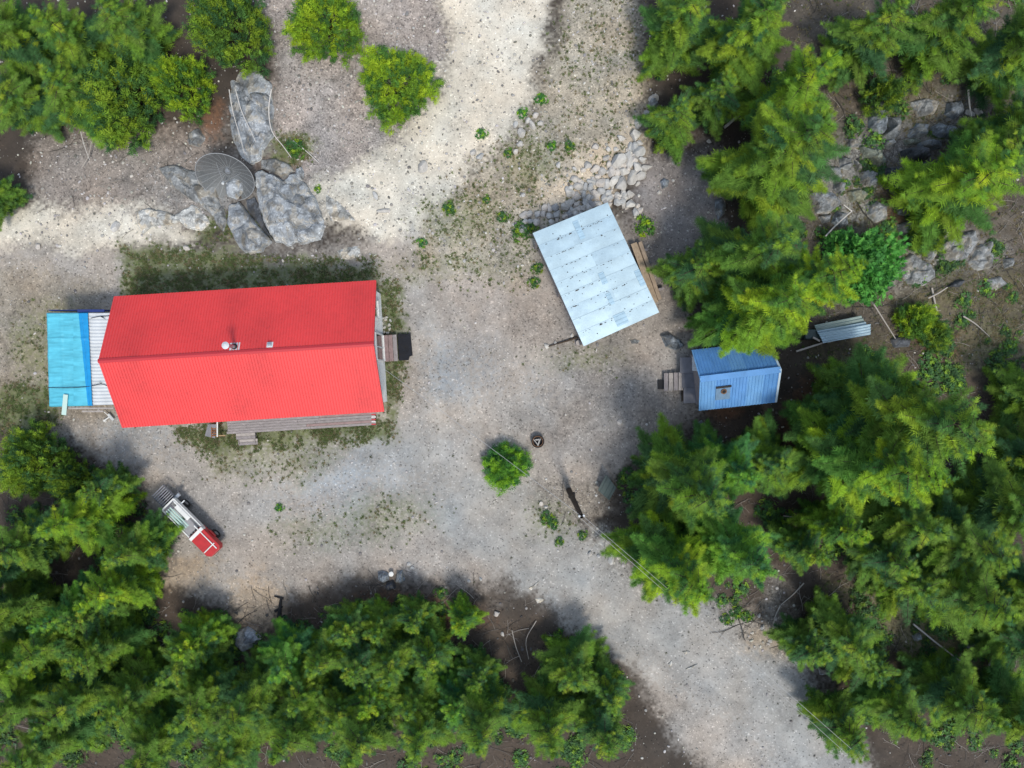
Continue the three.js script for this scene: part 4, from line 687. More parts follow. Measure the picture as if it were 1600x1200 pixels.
for (const [x, y, w, d] of [[815, 209, 13, 12], [832, 197, 9, 13], [845, 194, 10, 9], [837, 182, 9, 8], [824, 190, 8, 8], [805, 197, 9, 7], [812, 226, 9, 10], [806, 238, 8, 7], [931, 230, 9, 8], [898, 265, 7, 7], [872, 259, 10, 7], [818, 306, 8, 6], [660, 262, 14, 18], [586, 305, 7, 15], [600, 330, 8, 18], [740, 238, 8, 10], [750, 244, 12, 8], [1052, 282, 5, 5], [1107, 222, 7, 6], [182, 355, 11, 16], [293, 389, 8, 10], [60, 385, 9, 8], [1002, 463, 8, 6], [1030, 300, 6, 6], [985, 420, 6, 5], [894, 524, 6, 5], [854, 540, 8, 7]])
  stone(x, y, w, d, rr(0, 3), 'single whitish stone lying loose on the sand or gravel', 'loose whitish stones about the clearing');
for (const [x, y, w, d] of [[1518, 178, 14, 8], [1511, 176, 8, 8], [1527, 176, 14, 9], [640, 882, 6, 7], [644, 887, 5, 7], [733, 908, 5, 5], [751, 904, 5, 5], [776, 957, 8, 11], [785, 990, 8, 5], [922, 866, 8, 6], [936, 868, 6, 6], [955, 872, 16, 9], [846, 788, 8, 6], [853, 792, 6, 5], [912, 836, 6, 5], [1010, 686, 9, 8], [969, 661, 9, 8], [1106, 690, 7, 6], [966, 870, 6, 8], [1192, 980, 8, 6], [1204, 1000, 6, 8], [1186, 962, 7, 5], [1230, 986, 4, 5], [868, 536, 6, 5]])
  stone(x, y, w, d, rr(0, 3), 'small pale stone on the ground near the trees or the track', 'small pale stones near the trees and track');
// ------------------------------------------------------------------ trees
seed = 11;
function leafGeo() { return { p: [], n: [], c: [] }; }
const fin = (L) => { const g = new THREE.BufferGeometry(); g.setAttribute('position', new THREE.Float32BufferAttribute(L.p, 3)); g.setAttribute('normal', new THREE.Float32BufferAttribute(L.n, 3)); g.setAttribute('color', new THREE.Float32BufferAttribute(L.c, 3)); return g; };
const ta = V(), tb = V(), tc = V(), tn = V(), tu = V();
function blade(L, o, dir, side, len, wid, col) {            // one slender pointed leaflet
  ta.copy(o).addScaledVector(side, wid); tb.copy(o).addScaledVector(side, -wid); tc.copy(o).addScaledVector(dir, len);
  tn.crossVectors(tu.subVectors(tb, ta), tc.clone().sub(ta)).normalize(); const flip = tn.y < 0; if (flip) tn.negate();
  for (const q of flip ? [tb, ta, tc] : [ta, tb, tc]) { L.p.push(q.x, q.y, q.z); L.n.push(tn.x, tn.y, tn.z); L.c.push(col[0], col[1], col[2]); }
}
function spray(L, o, dir, up, len, col, nb = 5, wf = 0.11) {       // a flat fan of leaflets
  const side = V().crossVectors(dir, up).normalize(), q = V(), d = V(), s2 = V();
  for (let k = 0; k <= nb; k++) {
    const f = k / nb; q.copy(o).addScaledVector(dir, len * 0.75 * f); const l = len * (0.62 - 0.34 * f) * rr(0.8, 1.25);
    for (const sgn of k === nb ? [0] : [-1, 1]) {
      d.copy(dir).multiplyScalar(sgn ? 0.62 : 1).addScaledVector(side, sgn * 0.8).addScaledVector(up, rr(-0.3, 0.22)).normalize(); s2.crossVectors(d, up).normalize().addScaledVector(up, rr(-0.6, 0.6)).normalize();
      const b = rr(0.86, 1.14); blade(L, q, d, s2, l, l * wf * 1.7, [col[0] * b, col[1] * b, col[2] * b]);
    }
  }
}
const GREENS = [[0.135, 0.255, 0.036], [0.085, 0.195, 0.045], [0.185, 0.32, 0.03], [0.055, 0.145, 0.048], [0.25, 0.37, 0.03]];
function conifer(sd, h, r, o = {}) {
  seed = sd; const L = leafGeo(), wood = [], W = o.whorls ?? Math.round(h * 2.1), per = o.per ?? 6, sp = o.spray ?? 0.42, step = o.step ?? 0.17, from = o.from ?? 0.1;
  const lean = V(rr(-0.02, 0.02) * h, 0, rr(-0.02, 0.02) * h);
  const axis = (y) => V(lean.x * y / h + 0.05 * Math.sin(y * 1.3), y, lean.z * y / h + 0.05 * Math.cos(y * 1.7));
  wood.push(tube([0, 0.25, 0.5, 0.75, 0.97].map((t) => axis(t * h)), 0.022 * h + 0.03, 7, 0.012));
  const lobe = sd * 1.7;
  for (let w = 0; w < W; w++) {
    const t = from + (0.985 - from) * (w + rr(0, 0.6)) / W, y = t * h, base = axis(y);
    const prof = o.dome ? Math.sqrt(Math.max(0, 1 - Math.pow((t - 0.25) / 0.76, 2))) : Math.pow(1 - t, o.pow ?? 0.8) * (1 - 0.35 * smooth(0.3, from, t)) / Math.pow(1 - 0.25, o.pow ?? 0.8);
    const n = Math.max(3, Math.round(per * (0.6 + 0.5 * prof)));
    for (let b = 0; b < n; b++) {
      const az = (b + rr(-0.35, 0.35)) / n * 2 * Math.PI + w * 2.4, len = Math.max(0.22, r * prof * rr(0.62, 1.12) * (1 + 0.3 * Math.sin(az * 3 + lobe + y * 0.8)));
      const dir = V(Math.cos(az), 0, Math.sin(az)), rise = mix(0.1, 0.75, t * t) * (o.rise ?? 1), sag = (o.sag ?? 0.55) * (1 - t);
      const pt = (s) => V(base.x + dir.x * len * s, base.y + len * (rise * s - sag * s * s + 0.28 * sag * s * s * s * s), base.z + dir.z * len * s);
      if (len > 0.5) wood.push(tube([pt(0), pt(0.35), pt(0.7), pt(0.97)], 0.018 + 0.012 * len, 4, 0.006));
      const gi = R(), base_c = GREENS[gi < 0.36 ? 0 : gi < 0.62 ? 1 : gi < 0.8 ? 2 : gi < 0.93 ? 3 : 4], hue = rr(0.85, 1.15);
      const N = Math.max(2, Math.round(len * 0.9 / step)), sd2 = V(-dir.z, 0, dir.x), tilt = rr(-0.25, 0.25);
      for (let k = 0; k < N; k++) {
        const s = 0.1 + 0.9 * (k + 0.8 * R()) / N;
        for (const sg of [-1, 1, 0]) {
          if (sg === 0 && k % 2 && s < 0.8) continue;
          const q = pt(s), reach = sg ? (0.36 * len * (1.08 - s) * rr(0.75, 1.25) + sp * 0.42) : sp * rr(0.6, 0.95);
          if (sg && reach > 0.7) q.addScaledVector(sd2, sg * reach * 0.25);
          const d = dir.clone().multiplyScalar(sg ? rr(0.5, 0.85) : 1).addScaledVector(sd2, sg ? sg * rr(0.6, 0.9) : rr(-0.5, 0.5)); d.y += sg ? sg * tilt + rr(-0.3, 0.12) : rr(0.05, 0.7); d.normalize();
          const up = V(rr(-0.3, 0.3), 1, rr(-0.3, 0.3)).addScaledVector(d, -d.y).normalize(), c = rr(0.7, 1.3);
          spray(L, q, d, up, Math.min(reach, 0.85), [base_c[0] * c * hue, base_c[1] * c, base_c[2] * c], o.nb ?? (reach > 0.5 ? 6 : 4), o.wf ?? 0.07);
        }
      }
    }
  }
  for (let k = 0; k < 5; k++) spray(L, axis(h * (0.9 + 0.02 * k)), V(rr(-0.5, 0.5), 1, rr(-0.5, 0.5)).normalize(), V(1, 0, 0), sp, GREENS[2], 4);
  return { crown: fin(L), wood: mergeGeometries(wood), h, r, tris: L.p.length / 9 };
}
function bush(sd, h, r, o = {}) {                           // leafy or rounded shrub: clumps of small leaves on many stems
  seed = sd; const L = leafGeo(), wood = [], N = o.n ?? 90;
  for (let k = 0; k < N; k++) {
    const az = k * 2.39996, f = Math.sqrt((k + 0.5) / N), th = f * 1.45, rad = 1 + 0.16 * Math.sin(Math.atan2(Math.sin(az), Math.cos(az)) * 3 + sd) + rr(-0.3, 0.24);
    const tip = V(Math.sin(th) * Math.cos(az) * r * rad, Math.max(0.12, Math.cos(th) * h * rr(0.86, 1.08)), Math.sin(th) * Math.sin(az) * r * rad);
    if (k % 3 === 0) wood.push(tube([V(0, 0, 0), V(tip.x * 0.4, tip.y * 0.55, tip.z * 0.4), tip.clone().multiplyScalar(0.93)], 0.03, 4, 0.006));
    const out = tip.clone().normalize(), col = (o.cols ?? GREENS)[(R() * (o.cols ?? GREENS).length) | 0], cl = o.cl ?? 0.4;
    for (let m = 0; m < (o.m ?? 26); m++) {
      const q = tip.clone().multiplyScalar(rr(0.74, 1)).add(V(rr(-cl, cl), rr(-cl, cl) * 0.7, rr(-cl, cl)).multiplyScalar(r * 0.42)); if (q.y < 0.04) q.y = 0.04;
      const d = out.clone().multiplyScalar(0.8).add(V(rr(-0.8, 0.8), rr(-0.5, 0.6), rr(-0.8, 0.8))).normalize(), up = V(rr(-0.5, 0.5), 1, rr(-0.5, 0.5)).addScaledVector(d, -d.y).normalize(), c = rr(0.75, 1.25);
      spray(L, q, d, up, (o.leaf ?? 0.26) * rr(0.7, 1.25), [col[0] * c, col[1] * c, col[2] * c], o.nb ?? 2, o.wf ?? 0.16);
    }
  }
  wood.push(tube([V(0, -0.1, 0), V(0.02, h * 0.3, 0), V(0, h * 0.6, 0.03)], 0.06, 6, 0.02));
  return { crown: fin(L), wood: mergeGeometries(wood), h, r, tris: L.p.length / 9 };
}
const K = {
  big1: conifer(101, 13, 2.9, { per: 7, spray: 0.42, step: 0.13 }), big2: conifer(202, 12, 2.7, { per: 7, sag: 0.7, spray: 0.42, step: 0.13 }), big3: conifer(303, 14, 3.1, { per: 6, sag: 0.4, spray: 0.44, step: 0.135, pow: 0.65 }),
  mid1: conifer(404, 8, 2.1, { per: 7, whorls: 19, spray: 0.37, step: 0.15 }), mid2: conifer(505, 7, 1.8, { per: 7, whorls: 18, spray: 0.32, step: 0.125, sag: 0.3, rise: 1.3 }),
  small: conifer(606, 4.5, 1.6, { per: 8, whorls: 15, spray: 0.28, step: 0.11, pow: 0.6, sag: 0.3 }),
  dome: bush(707, 3.4, 1.9, { n: 200, m: 26, leaf: 0.26, cl: 0.24, wf: 0.11 }), leafy: bush(808, 3.2, 1.7, { n: 90, m: 24, leaf: 0.26, cl: 0.55, cols: [[0.1, 0.27, 0.06], [0.14, 0.32, 0.07], [0.08, 0.21, 0.06]], wf: 0.3 }), low: bush(909, 1.6, 1.1, { n: 90, m: 24, leaf: 0.24, cl: 0.4, wf: 0.09 }),
};
console.log(Object.entries(K).map(([k, v]) => k + ' ' + v.tris).join(', '));
const foliage = (c, t = 0.22) => new THREE.MeshPhysicalMaterial({ color: new THREE.Color().setRGB(...c), vertexColors: true, roughness: 0.75, transmission: t, thickness: 0, side: THREE.DoubleSide, specularIntensity: 0.3 });
const LEAF = { n: foliage([1, 1, 1]), y: foliage([1.35, 1.3, 0.85]), d: foliage([1, 1, 1.1]), g: foliage([0.9, 1.15, 1.3]), b: foliage([0.95, 1.25, 1.0]) };
let treeCount = 0, triCount = 0;
// place in the plan relative to its middle, height, crown radius, shape, tint, label
function tree(bx, by, h, r, k, tint, label, cat = 'conifer tree', group, name = 'conifer_tree') {
  const kit = K[k], p = onG(800 + bx, 600 + by), t = thing(name, label, cat, [p.x, p.y - 0.05, p.z], (treeCount++ * 2.4) % 6.28, group);
  t.scale.set(r / kit.r, h / kit.h, r / kit.r);
  mesh('trunk', kit.wood, M.bark, t); mesh('crown', kit.crown, LEAF[tint], t); triCount += kit.tris; return t;
}
const SH = 'shrub';
// upper right stand
tree(368, -312, 11, 3.1, 'big1', 'n', 'broad cedar filling the space between the two right outcrops at the top'); tree(392, -404, 9, 2.5, 'mid1', 'y', 'bright cedar leaning over the top edge beside the tall bluish slab');
tree(330, -168, 11, 2.7, 'big2', 'n', 'upper cedar of the clump above the blue roofed cabin'); tree(325, -99, 11.5, 2.5, 'big3', 'y', 'yellow green cedar hanging over the upper slope of the blue cabin roof');
tree(375, -128, 13, 2.4, 'big1', 'y', 'yellowest cedar at the right of the clump above the cabin'); tree(268, -165, 6.5, 1.9, 'mid2', 'd', 'dark young conifer at the left edge of the clump above the cabin');
tree(530, -180, 3.4, 1.9, 'leafy', 'b', 'bright green leafy bush right of the cedars above the cabin', SH, undefined, 'leafy_shrub');
tree(640, -282, 8, 3.0, 'mid1', 'y', 'wide bright edged conifer at the right, below the dark boulders'); tree(742, -368, 7, 2.4, 'mid1', 'd', 'dark conifer at the right edge above the wide bright conifer'); tree(700, -330, 6, 2.2, 'mid2', 'd', 'shaded conifer just behind the wide bright conifer');
tree(238, -392, 4.3, 1.65, 'small', 'n', 'round conifer standing alone between the rubble heap and the cedars'); tree(300, -425, 5, 1.7, 'mid2', 'd', 'thin dark conifer between the round conifer and the birch log');
tree(568, -440, 2.4, 1.0, 'low', 'd', 'dark green low bush beside the tall bluish slab', SH, undefined, 'shrub'); tree(622, -98, 1.7, 1.0, 'low', 'y', 'yellowish low bush above the dark boulder and leaning pole', SH, undefined, 'shrub');
tree(655, -75, 1.4, 0.9, 'low', 'd', 'dark low bush right of the yellowish low bush', SH, undefined, 'shrub'); tree(640, -260 + 30, 1.5, 1, 'low', 'd', 'low bush under the wide bright conifer', SH, undefined, 'shrub');
// right stand below the cabin
tree(476, 44, 14.5, 2.9, 'big3', 'n', 'tallest conifer right of the cabin, reaching out to the right'); tree(456, 104, 13.5, 2.8, 'big1', 'y', 'tall bright conifer lower edge of the big clump right of the cabin'); tree(520, 62, 13, 3.1, 'big2', 'y', 'yellow green conifer at the far right of the big clump right of the cabin');
tree(366, 112, 5.5, 2.2, 'big2', 'n', 'conifer just below the cabin, left of the big clump'); tree(505, 8, 9, 2.3, 'mid1', 'd', 'dark conifer at the upper edge of the big clump right of the cabin');
tree(236, 130, 12, 2.6, 'big2', 'n', 'conifer with its foot near the dark green panel'); tree(212, 236, 12, 2.6, 'big1', 'y', 'bright conifer leaning over the dirt track'); tree(285, 205, 12, 2.3, 'big3', 'g', 'pale green feathery conifer right of the one leaning over the track'); tree(302, 116, 8.5, 2.1, 'big1', 'g', 'bluish green conifer below the cabin porch');
tree(420, 240, 6, 1.5, 'mid2', 'n', 'small pointed conifer right of the pale green feathery one'); tree(465, 200, 7, 1.6, 'mid2', 'y', 'small bright conifer under the big clump'); tree(250, 150, 8, 2.0, 'mid1', 'd', 'dark conifer between the panel and the feathery conifer');
tree(570, 200, 7, 2.4, 'mid1', 'd', 'left dark conifer in the shade below the big clump'); tree(640, 225, 8, 2.5, 'mid1', 'd', 'middle dark conifer in the shade below the big clump'); tree(700, 175, 8.5, 2.6, 'mid1', 'd', 'right dark conifer in the shade below the big clump'); tree(540, 250, 6, 2.0, 'mid2', 'd', 'lowest dark conifer in the shade below the big clump'); tree(760, 110, 7, 2.2, 'mid1', 'd', 'shaded conifer at the right edge beyond the big clump'); tree(770, 20, 7, 2.2, 'mid1', 'n', 'conifer at the right edge above the big clump');
tree(640, 292, 8, 2.7, 'mid1', 'n', 'green conifer right of the white pole'); tree(575, 290, 5, 2.1, 'small', 'n', 'round green conifer left of the one beside the white pole'); tree(735, 375, 6, 2.0, 'mid2', 'n', 'conifer in the lower right corner of the stand'); tree(745, 300, 7, 2.2, 'mid1', 'd', 'conifer at the right edge under the shaded ones');
tree(480, 370, 6, 2.1, 'mid1', 'd', 'dark spiky conifer at the lower right beside the curved boulder'); tree(440, 385, 4.5, 1.7, 'mid2', 'd', 'smaller dark conifer against the curved boulder'); tree(525, 415, 4, 1.7, 'small', 'n', 'low conifer right of the dark spiky one');
// bottom stand
tree(92, 418, 5.5, 1.9, 'mid1', 'd', 'dark conifer at the left side of the lower track'); tree(142, 448, 5, 1.5, 'mid2', 'd', 'small dark conifer nearest the lower track');
tree(-75, 350, 4.2, 1.15, 'mid2', 'y', 'slim yellow green conifer at the right end of the lower thicket'); tree(-140, 346, 4.2, 1.2, 'mid2', 'n', 'slim conifer just below the boulder ring'); tree(-238, 358, 4.4, 1.6, 'mid2', 'd', 'dark conifer at the upper left of the lower thicket'); tree(-192, 362, 4.4, 1.5, 'mid1', 'n', 'conifer below and left of the boulder ring');
const ORD = ['first', 'second', 'third', 'fourth', 'fifth', 'sixth', 'seventh', 'eighth', 'ninth', 'tenth', 'eleventh', 'twelfth'];
function stand(list, where, group) { [...list].sort((a, b) => a[0] - b[0]).forEach(([x, y, h, r, k, t], i) => tree(x, y, h, r, k, t, ORD[i] + ' ' + { d: 'bluish dark', n: 'green', y: 'yellow green', g: 'bluish green' }[t] + ' conifer ' + where, 'conifer tree', group)); }
stand([[-272, 396, 5.6, 1.7, 'mid1', 'n'], [-222, 404, 5.6, 1.6, 'mid2', 'd'], [-172, 398, 6.4, 1.7, 'mid1', 'd'], [-118, 391, 5.6, 1.6, 'mid2', 'n'], [-50, 432, 4.0, 1.4, 'mid2', 'd'], [-325, 401, 5.2, 1.8, 'mid1', 'g'], [-300, 441, 6.0, 1.9, 'mid1', 'n'], [-200, 451, 5.6, 1.7, 'mid2', 'y'], [-140, 456, 5.6, 1.7, 'mid1', 'n'], [-85, 466, 4.8, 1.7, 'mid2', 'g'], [-250, 466, 5.6, 1.7, 'mid1', 'n']], 'from the left in the crowded lower thicket under the boulder ring', 'conifers of the lower thicket');
tree(-462, 374, 5, 1.55, 'mid2', 'y', 'bright yellow green conifer standing by the pale bluish rock');
// left stand
tree(-719, 118, 3.6, 1.85, 'dome', 'n', 'rounded leafy tree at the left edge below the lean-to', 'leafy tree', undefined, 'leafy_tree'); tree(-655, 150, 3.5, 1.1, 'dome', 'd', 'rounded leafy bush right of the rounded tree at the left edge', SH, undefined, 'leafy_shrub');
tree(-620, 192, 7, 2.1, 'mid1', 'y', 'bright conifer left of the red and white trailer'); tree(-545, 240, 6, 1.75, 'mid1', 'n', 'conifer touching the side of the red and white trailer'); tree(-565, 287, 7, 1.8, 'mid1', 'y', 'bright yellow conifer below the one beside the trailer'); tree(-597, 152, 5, 1.25, 'mid2', 'd', 'sparse dark conifer behind the rear rack of the trailer');
stand([[-625, 322, 7, 1.6, 'mid1', 'g'], [-640, 362, 8, 2.0, 'mid1', 'n'], [-585, 380, 7, 1.7, 'mid1', 'n'], [-690, 225, 8, 1.8, 'mid1', 'd'], [-720, 325, 9, 2, 'mid1', 'd'], [-600, 325, 6, 1.6, 'mid2', 'd'], [-470, 400, 6, 1.7, 'mid1', 'd'], [-700, 390, 8, 2, 'mid1', 'y'], [-745, 270, 8, 2, 'mid1', 'd']], 'from the left in the dense stand of the lower left corner', 'conifers of the lower left stand');
// upper left
tree(-175, -452, 3.6, 2.0, 'dome', 'y', 'dense yellow green dome shaped tree at the top beside the pale sand', 'rounded tree', undefined, 'rounded_tree'); tree(-592, -430, 4, 2.3, 'dome', 'n', 'rounded green tree above the rock outcrop', 'rounded tree', undefined, 'rounded_tree'); tree(-500, -452, 3.6, 1.5, 'dome', 'y', 'yellower rounded tree right of the green one above the outcrop', 'rounded tree', undefined, 'rounded_tree');
tree(-650, -428, 5, 2.4, 'mid1', 'n', 'conifer in the upper left beside the rounded green tree'); tree(-725, -420, 5, 2, 'mid1', 'd', 'dark conifer in the upper left corner'); tree(-785, -285, 4, 1.5, 'mid2', 'n', 'conifer at the left edge above the pale sand');
// centre
tree(-9, 127, 1.9, 1.22, 'low', 'b', 'round green bush in the middle of the yard under the wire', SH, undefined, 'round_shrub');
// wood that goes on above and below
const UP1 = ['conifer of the wood along the upper edge', 'conifer tree', 'conifers of the wood along the upper edge'], DN = ['conifer of the wood along the bottom edge', 'conifer tree', 'conifers of the wood along the bottom edge'];
for (const [x, y, h, r, k, t] of [[-640, -505, 6, 2.2, 'mid1', 'n'], [-560, -520, 6, 2, 'mid1', 'd'], [-730, -500, 7, 2.2, 'mid1', 'n'], [-420, -530, 5, 2, 'dome', 'n'], [-280, -545, 4, 2, 'dome', 'y'], [240, -510, 8, 2.2, 'mid1', 'n'], [330, -490, 9, 2.5, 'big1', 'n'], [520, -500, 7, 2.2, 'mid1', 'd'], [620, -510, 8, 2.3, 'mid1', 'n'], [720, -480, 8, 2.4, 'mid1', 'd']]) tree(x, y, h, r, k, t, ...UP1);
for (const [x, y, h, r, k, t] of [[-690, 450, 8, 2, 'mid1', 'n'], [-610, 440, 8, 2, 'mid1', 'd'], [-540, 450, 7, 2, 'mid1', 'n'], [-440, 450, 7, 1.9, 'mid1', 'n'], [-370, 450, 8, 2, 'mid1', 'd'], [-300, 480, 8, 2, 'mid1', 'n'], [-210, 485, 8, 2, 'mid1', 'd'], [-130, 490, 7, 2, 'mid1', 'n'], [-40, 480, 7, 2, 'mid1', 'd'], [50, 480, 7, 2, 'mid1', 'n'], [130, 500, 6, 1.8, 'mid2', 'd'], [560, 470, 6, 2, 'mid1', 'n'], [640, 450, 7, 2.2, 'mid1', 'd'], [720, 470, 8, 2.2, 'mid1', 'n'], [480, 500, 5, 1.9, 'small', 'n'], [-660, 510, 8, 2, 'mid1', 'd'], [-500, 510, 8, 2, 'mid1', 'n'], [-400, 520, 7, 2, 'mid1', 'd']]) tree(x, y, h, r, k, t, ...DN);
console.log('trees', treeCount, 'foliage triangles', triCount);
// ------------------------------------------------------------------ logs, poles and dead branches one can point to
seed = 23;
for (const [pts, r0, r1, m, lab, cat, y] of [
  [[1132, 199, 1160, 176, 1192, 152], 0.09, 0.06, 'palewood', 'pale birch log lying at the upper left of the cedars', 'log', 0.7],
  [[1290, 369, 1308, 350, 1331, 330], 0.05, 0.03, 'palewood', 'bent pale stick over the bluish rock, long arm', 'branch', 0.8], [[1331, 330, 1318, 320], 0.04, 0.03, 'palewood', 'short broken end of the bent pale stick', 'branch', 0.8],
  [[1361, 469, 1380, 499, 1399, 529], 0.05, 0.03, 'deadwood', 'long leaning pole below the bright green bush', 'pole', 0.8], [[1505, 494, 1524, 506, 1546, 526], 0.05, 0.02, 'deadwood', 'pale fallen branch on the brown slope at the right', 'branch', 0.2],
  [[1450, 466, 1466, 458, 1480, 449], 0.05, 0.04, 'deadwood', 'upper crossed stick left of the flat rocks', 'branch', 0.35], [[1456, 450, 1460, 470, 1464, 486], 0.06, 0.05, 'deadwood', 'lower crossed stick left of the flat rocks', 'branch', 0.2],
  [[1427, 975, 1465, 1006, 1512, 1042], 0.06, 0.04, 'palewood', 'long white pole lying at the lower right', 'pole', 0.35], [[1562, 999, 1554, 1020, 1545, 1040], 0.06, 0.05, 'deadwood', 'short grey pole right of the long white pole', 'pole', 0.35],
  [[1256, 911, 1240, 928, 1220, 945], 0.04, 0.03, 'deadwood', 'upper half of the broken stick beside the lower track', 'branch', 0.15], [[1219, 946, 1211, 965, 1207, 986], 0.05, 0.03, 'deadwood', 'lower half of the broken stick beside the lower track', 'branch', 0.15],
  [[424, 140, 420, 170, 425, 205, 442, 228, 455, 246], 0.04, 0.02, 'palewood', 'pale dead branch draped over the right edge of the tall slab', 'branch', 0.9], [[358, 140, 364, 175, 374, 210, 382, 240], 0.03, 0.015, 'palewood', 'left thin dead stem lying down the tall slab', 'branch', 1.0], [[368, 140, 378, 175, 392, 205, 400, 222], 0.03, 0.015, 'palewood', 'right thin dead stem lying down the tall slab', 'branch', 1.05],
  [[458, 220, 476, 234, 498, 254], 0.035, 0.02, 'palewood', 'thin fallen stem beside the green patch above the broad slab', 'branch', 0.1], [[1513, 140, 1515, 165, 1518, 182], 0.06, 0.04, 'palewood', 'bare pale stem standing above the three white stones', 'branch', 0.5],
  [[1120, 693, 1130, 689], 0.05, 0.04, 'palewood', 'short fresh stick under the cabin', 'branch', 0.2], [[1224, 806, 1262, 812, 1300, 835, 1362, 893], 0.03, 0.02, 'deadwood', 'long thin dead stem under the big clump', 'branch', 1.2],
  [[838, 970, 822, 1000, 826, 1030], 0.03, 0.015, 'deadwood', 'thin dead stem at the left side of the lower track', 'branch', 0.2], [[800, 985, 806, 1010, 815, 1034], 0.03, 0.02, 'deadwood', 'second thin dead stem left of the lower track', 'branch', 0.2],
  [[126, 205, 132, 228, 140, 250], 0.03, 0.02, 'palewood', 'pale dead stem in the upper left corner', 'branch', 0.3], [[143, 222, 138, 244, 128, 262], 0.03, 0.02, 'deadwood', 'grey dead stem crossing the pale one in the upper left', 'branch', 0.25],
]) { const v = []; for (let i = 0; i < pts.length; i += 2) { const p = P(pts[i], pts[i + 1], y); p.y = y; v.push(p); } tag(mesh(cat === 'pole' ? 'pole' : cat === 'log' ? 'log' : 'dead_branch', tube(v, r0, 6, r1), M[m]), lab, cat); }
// white crossed boards, charred heap, green panel, crates at the deck end
{
  const t = thing('folding_stand', 'white broken folding stand lying by the lower left corner of the red roof', 'stand', P(173, 650).toArray());
  const bar = (x0, y0, x1, y1, w, h) => { const p = P(x0, y0).sub(P(173, 650)), q = P(x1, y1).sub(P(173, 650)), g = box(w, 0.04, p.distanceTo(q)); g.lookAt(q.clone().sub(p)); return g.translate((p.x + q.x) / 2, h, (p.z + q.z) / 2); };
  mesh('arm', bar(163, 641, 174, 650, 0.05, 0.2), M.white, t); mesh('board', bar(172, 647, 180, 656, 0.16, 0.2), M.whiteMetal, t); mesh('leg', bar(175, 650, 165, 657, 0.07, 0.15), M.white, t); mesh('foot', cyl(0.07, 0.09, 0.12, 10, P(165, 657).x - P(173, 650).x, 0.08, P(165, 657).z - P(173, 650).z), M.white, t);
  const ch = mesh('charred_log', [tube([[0, 0.08, 0.6], [0.05, 0.12, 0], [0.1, 0.06, -0.6]], 0.14, 7, 0.06), tube([[-0.25, 0.06, 0.25], [0.2, 0.14, -0.05]], 0.09, 7, 0.05), tube([[0.25, 0.06, -0.5], [-0.3, 0.08, -0.65]], 0.07, 7, 0.04), tube([[-0.1, 0.05, 0.75], [0.35, 0.09, 0.45]], 0.08, 7, 0.04)], M.char); ch.position.copy(onG(437, 948)); tag(ch, 'black charred branch heap at the edge of the lower thicket', 'charred wood');
  const gp = mesh('leaning_metal', sheet(P(947, 741, 0.9), P(963, 762, 0.75), P(952, 782, 0.35), P(934, 766, 0.5), 0.3, 0.012), M.greenMetal); tag(gp, 'dark green metal panel leaning under the conifer by the pole', 'panel');
  const cr = thing('wooden_gate', 'orange brown lattice leaning against the left end of the deck', 'lattice', P(344.5, 671).toArray());
  const c0 = P(344.5, 671); const gx = (x, y, h) => P(x, y, h).sub(c0);
  mesh('frame', [box(0.06, 0.8, 0.06, -0.2, 0.4, -0.35), box(0.06, 0.8, 0.06, 0.1, 0.4, -0.35), box(0.06, 0.5, 0.06, -0.2, 0.25, 0.33), box(0.06, 0.5, 0.06, 0.1, 0.25, 0.33)], M.woodBrown, cr);
  for (let k = 0; k < 6; k++) mesh('slat', box(0.36, 0.03, 0.07, -0.05, 0.66, -0.36 + k * 0.135), M.woodBrown, cr);
  mesh('rail', [box(0.05, 0.04, 0.86, -0.22, 0.7, 0), box(0.05, 0.04, 0.86, 0.12, 0.7, 0)], M.woodBrown, cr);
  const wp = mesh('white_post', box(0.07, 0.05, 0.86), M.white); wp.position.copy(P(339.5, 671, 0.78)); tag(wp, 'white painted rail at the left end of the deck', 'rail');
  const ty = mesh('timber', box(0.4, 0.06, 0.07), M.woodTan); ty.position.copy(P(347, 680.5, 0.5)); tag(ty, 'short yellow timber below the lattice at the deck end', 'timber');
  const pn = mesh('grey_panel', sheet(P(325, 663, 0.85), P(338, 663, 0.85), P(336, 685, 0.2), P(320, 681, 0.2), 0.25, 0.012), M.ply); tag(pn, 'grey weathered panel leaning left of the deck lattice', 'panel');
  const rs = thing('striped_barrier', 'small red and white striped barrier at the right end of the deck', 'barrier', P(587, 655).toArray());
  for (let k = 0; k < 5; k++) mesh('bar', box(0.26, 0.05, 0.07, 0, 0.6, -0.3 + k * 0.14), k % 2 ? M.white : M.redPaint, rs); mesh('post', [box(0.05, 0.6, 0.05, -0.1, 0.3, -0.28), box(0.05, 0.6, 0.05, -0.1, 0.3, 0.26)], M.white, rs);
  const fb = [[597, 505], [603, 500], [608, 508], [601, 512], [609, 514], [604, 496], [599, 497], [606, 520], [600, 519], [610, 501]];
  for (const [x, y] of fb) stone(x, y, rr(4, 6), rr(4, 6), rr(0, 3), 'small whitish stone in the cluster beside the gable steps', 'whitish stones beside the gable steps', [ROCK.pale], 0.3, 'stone');
}
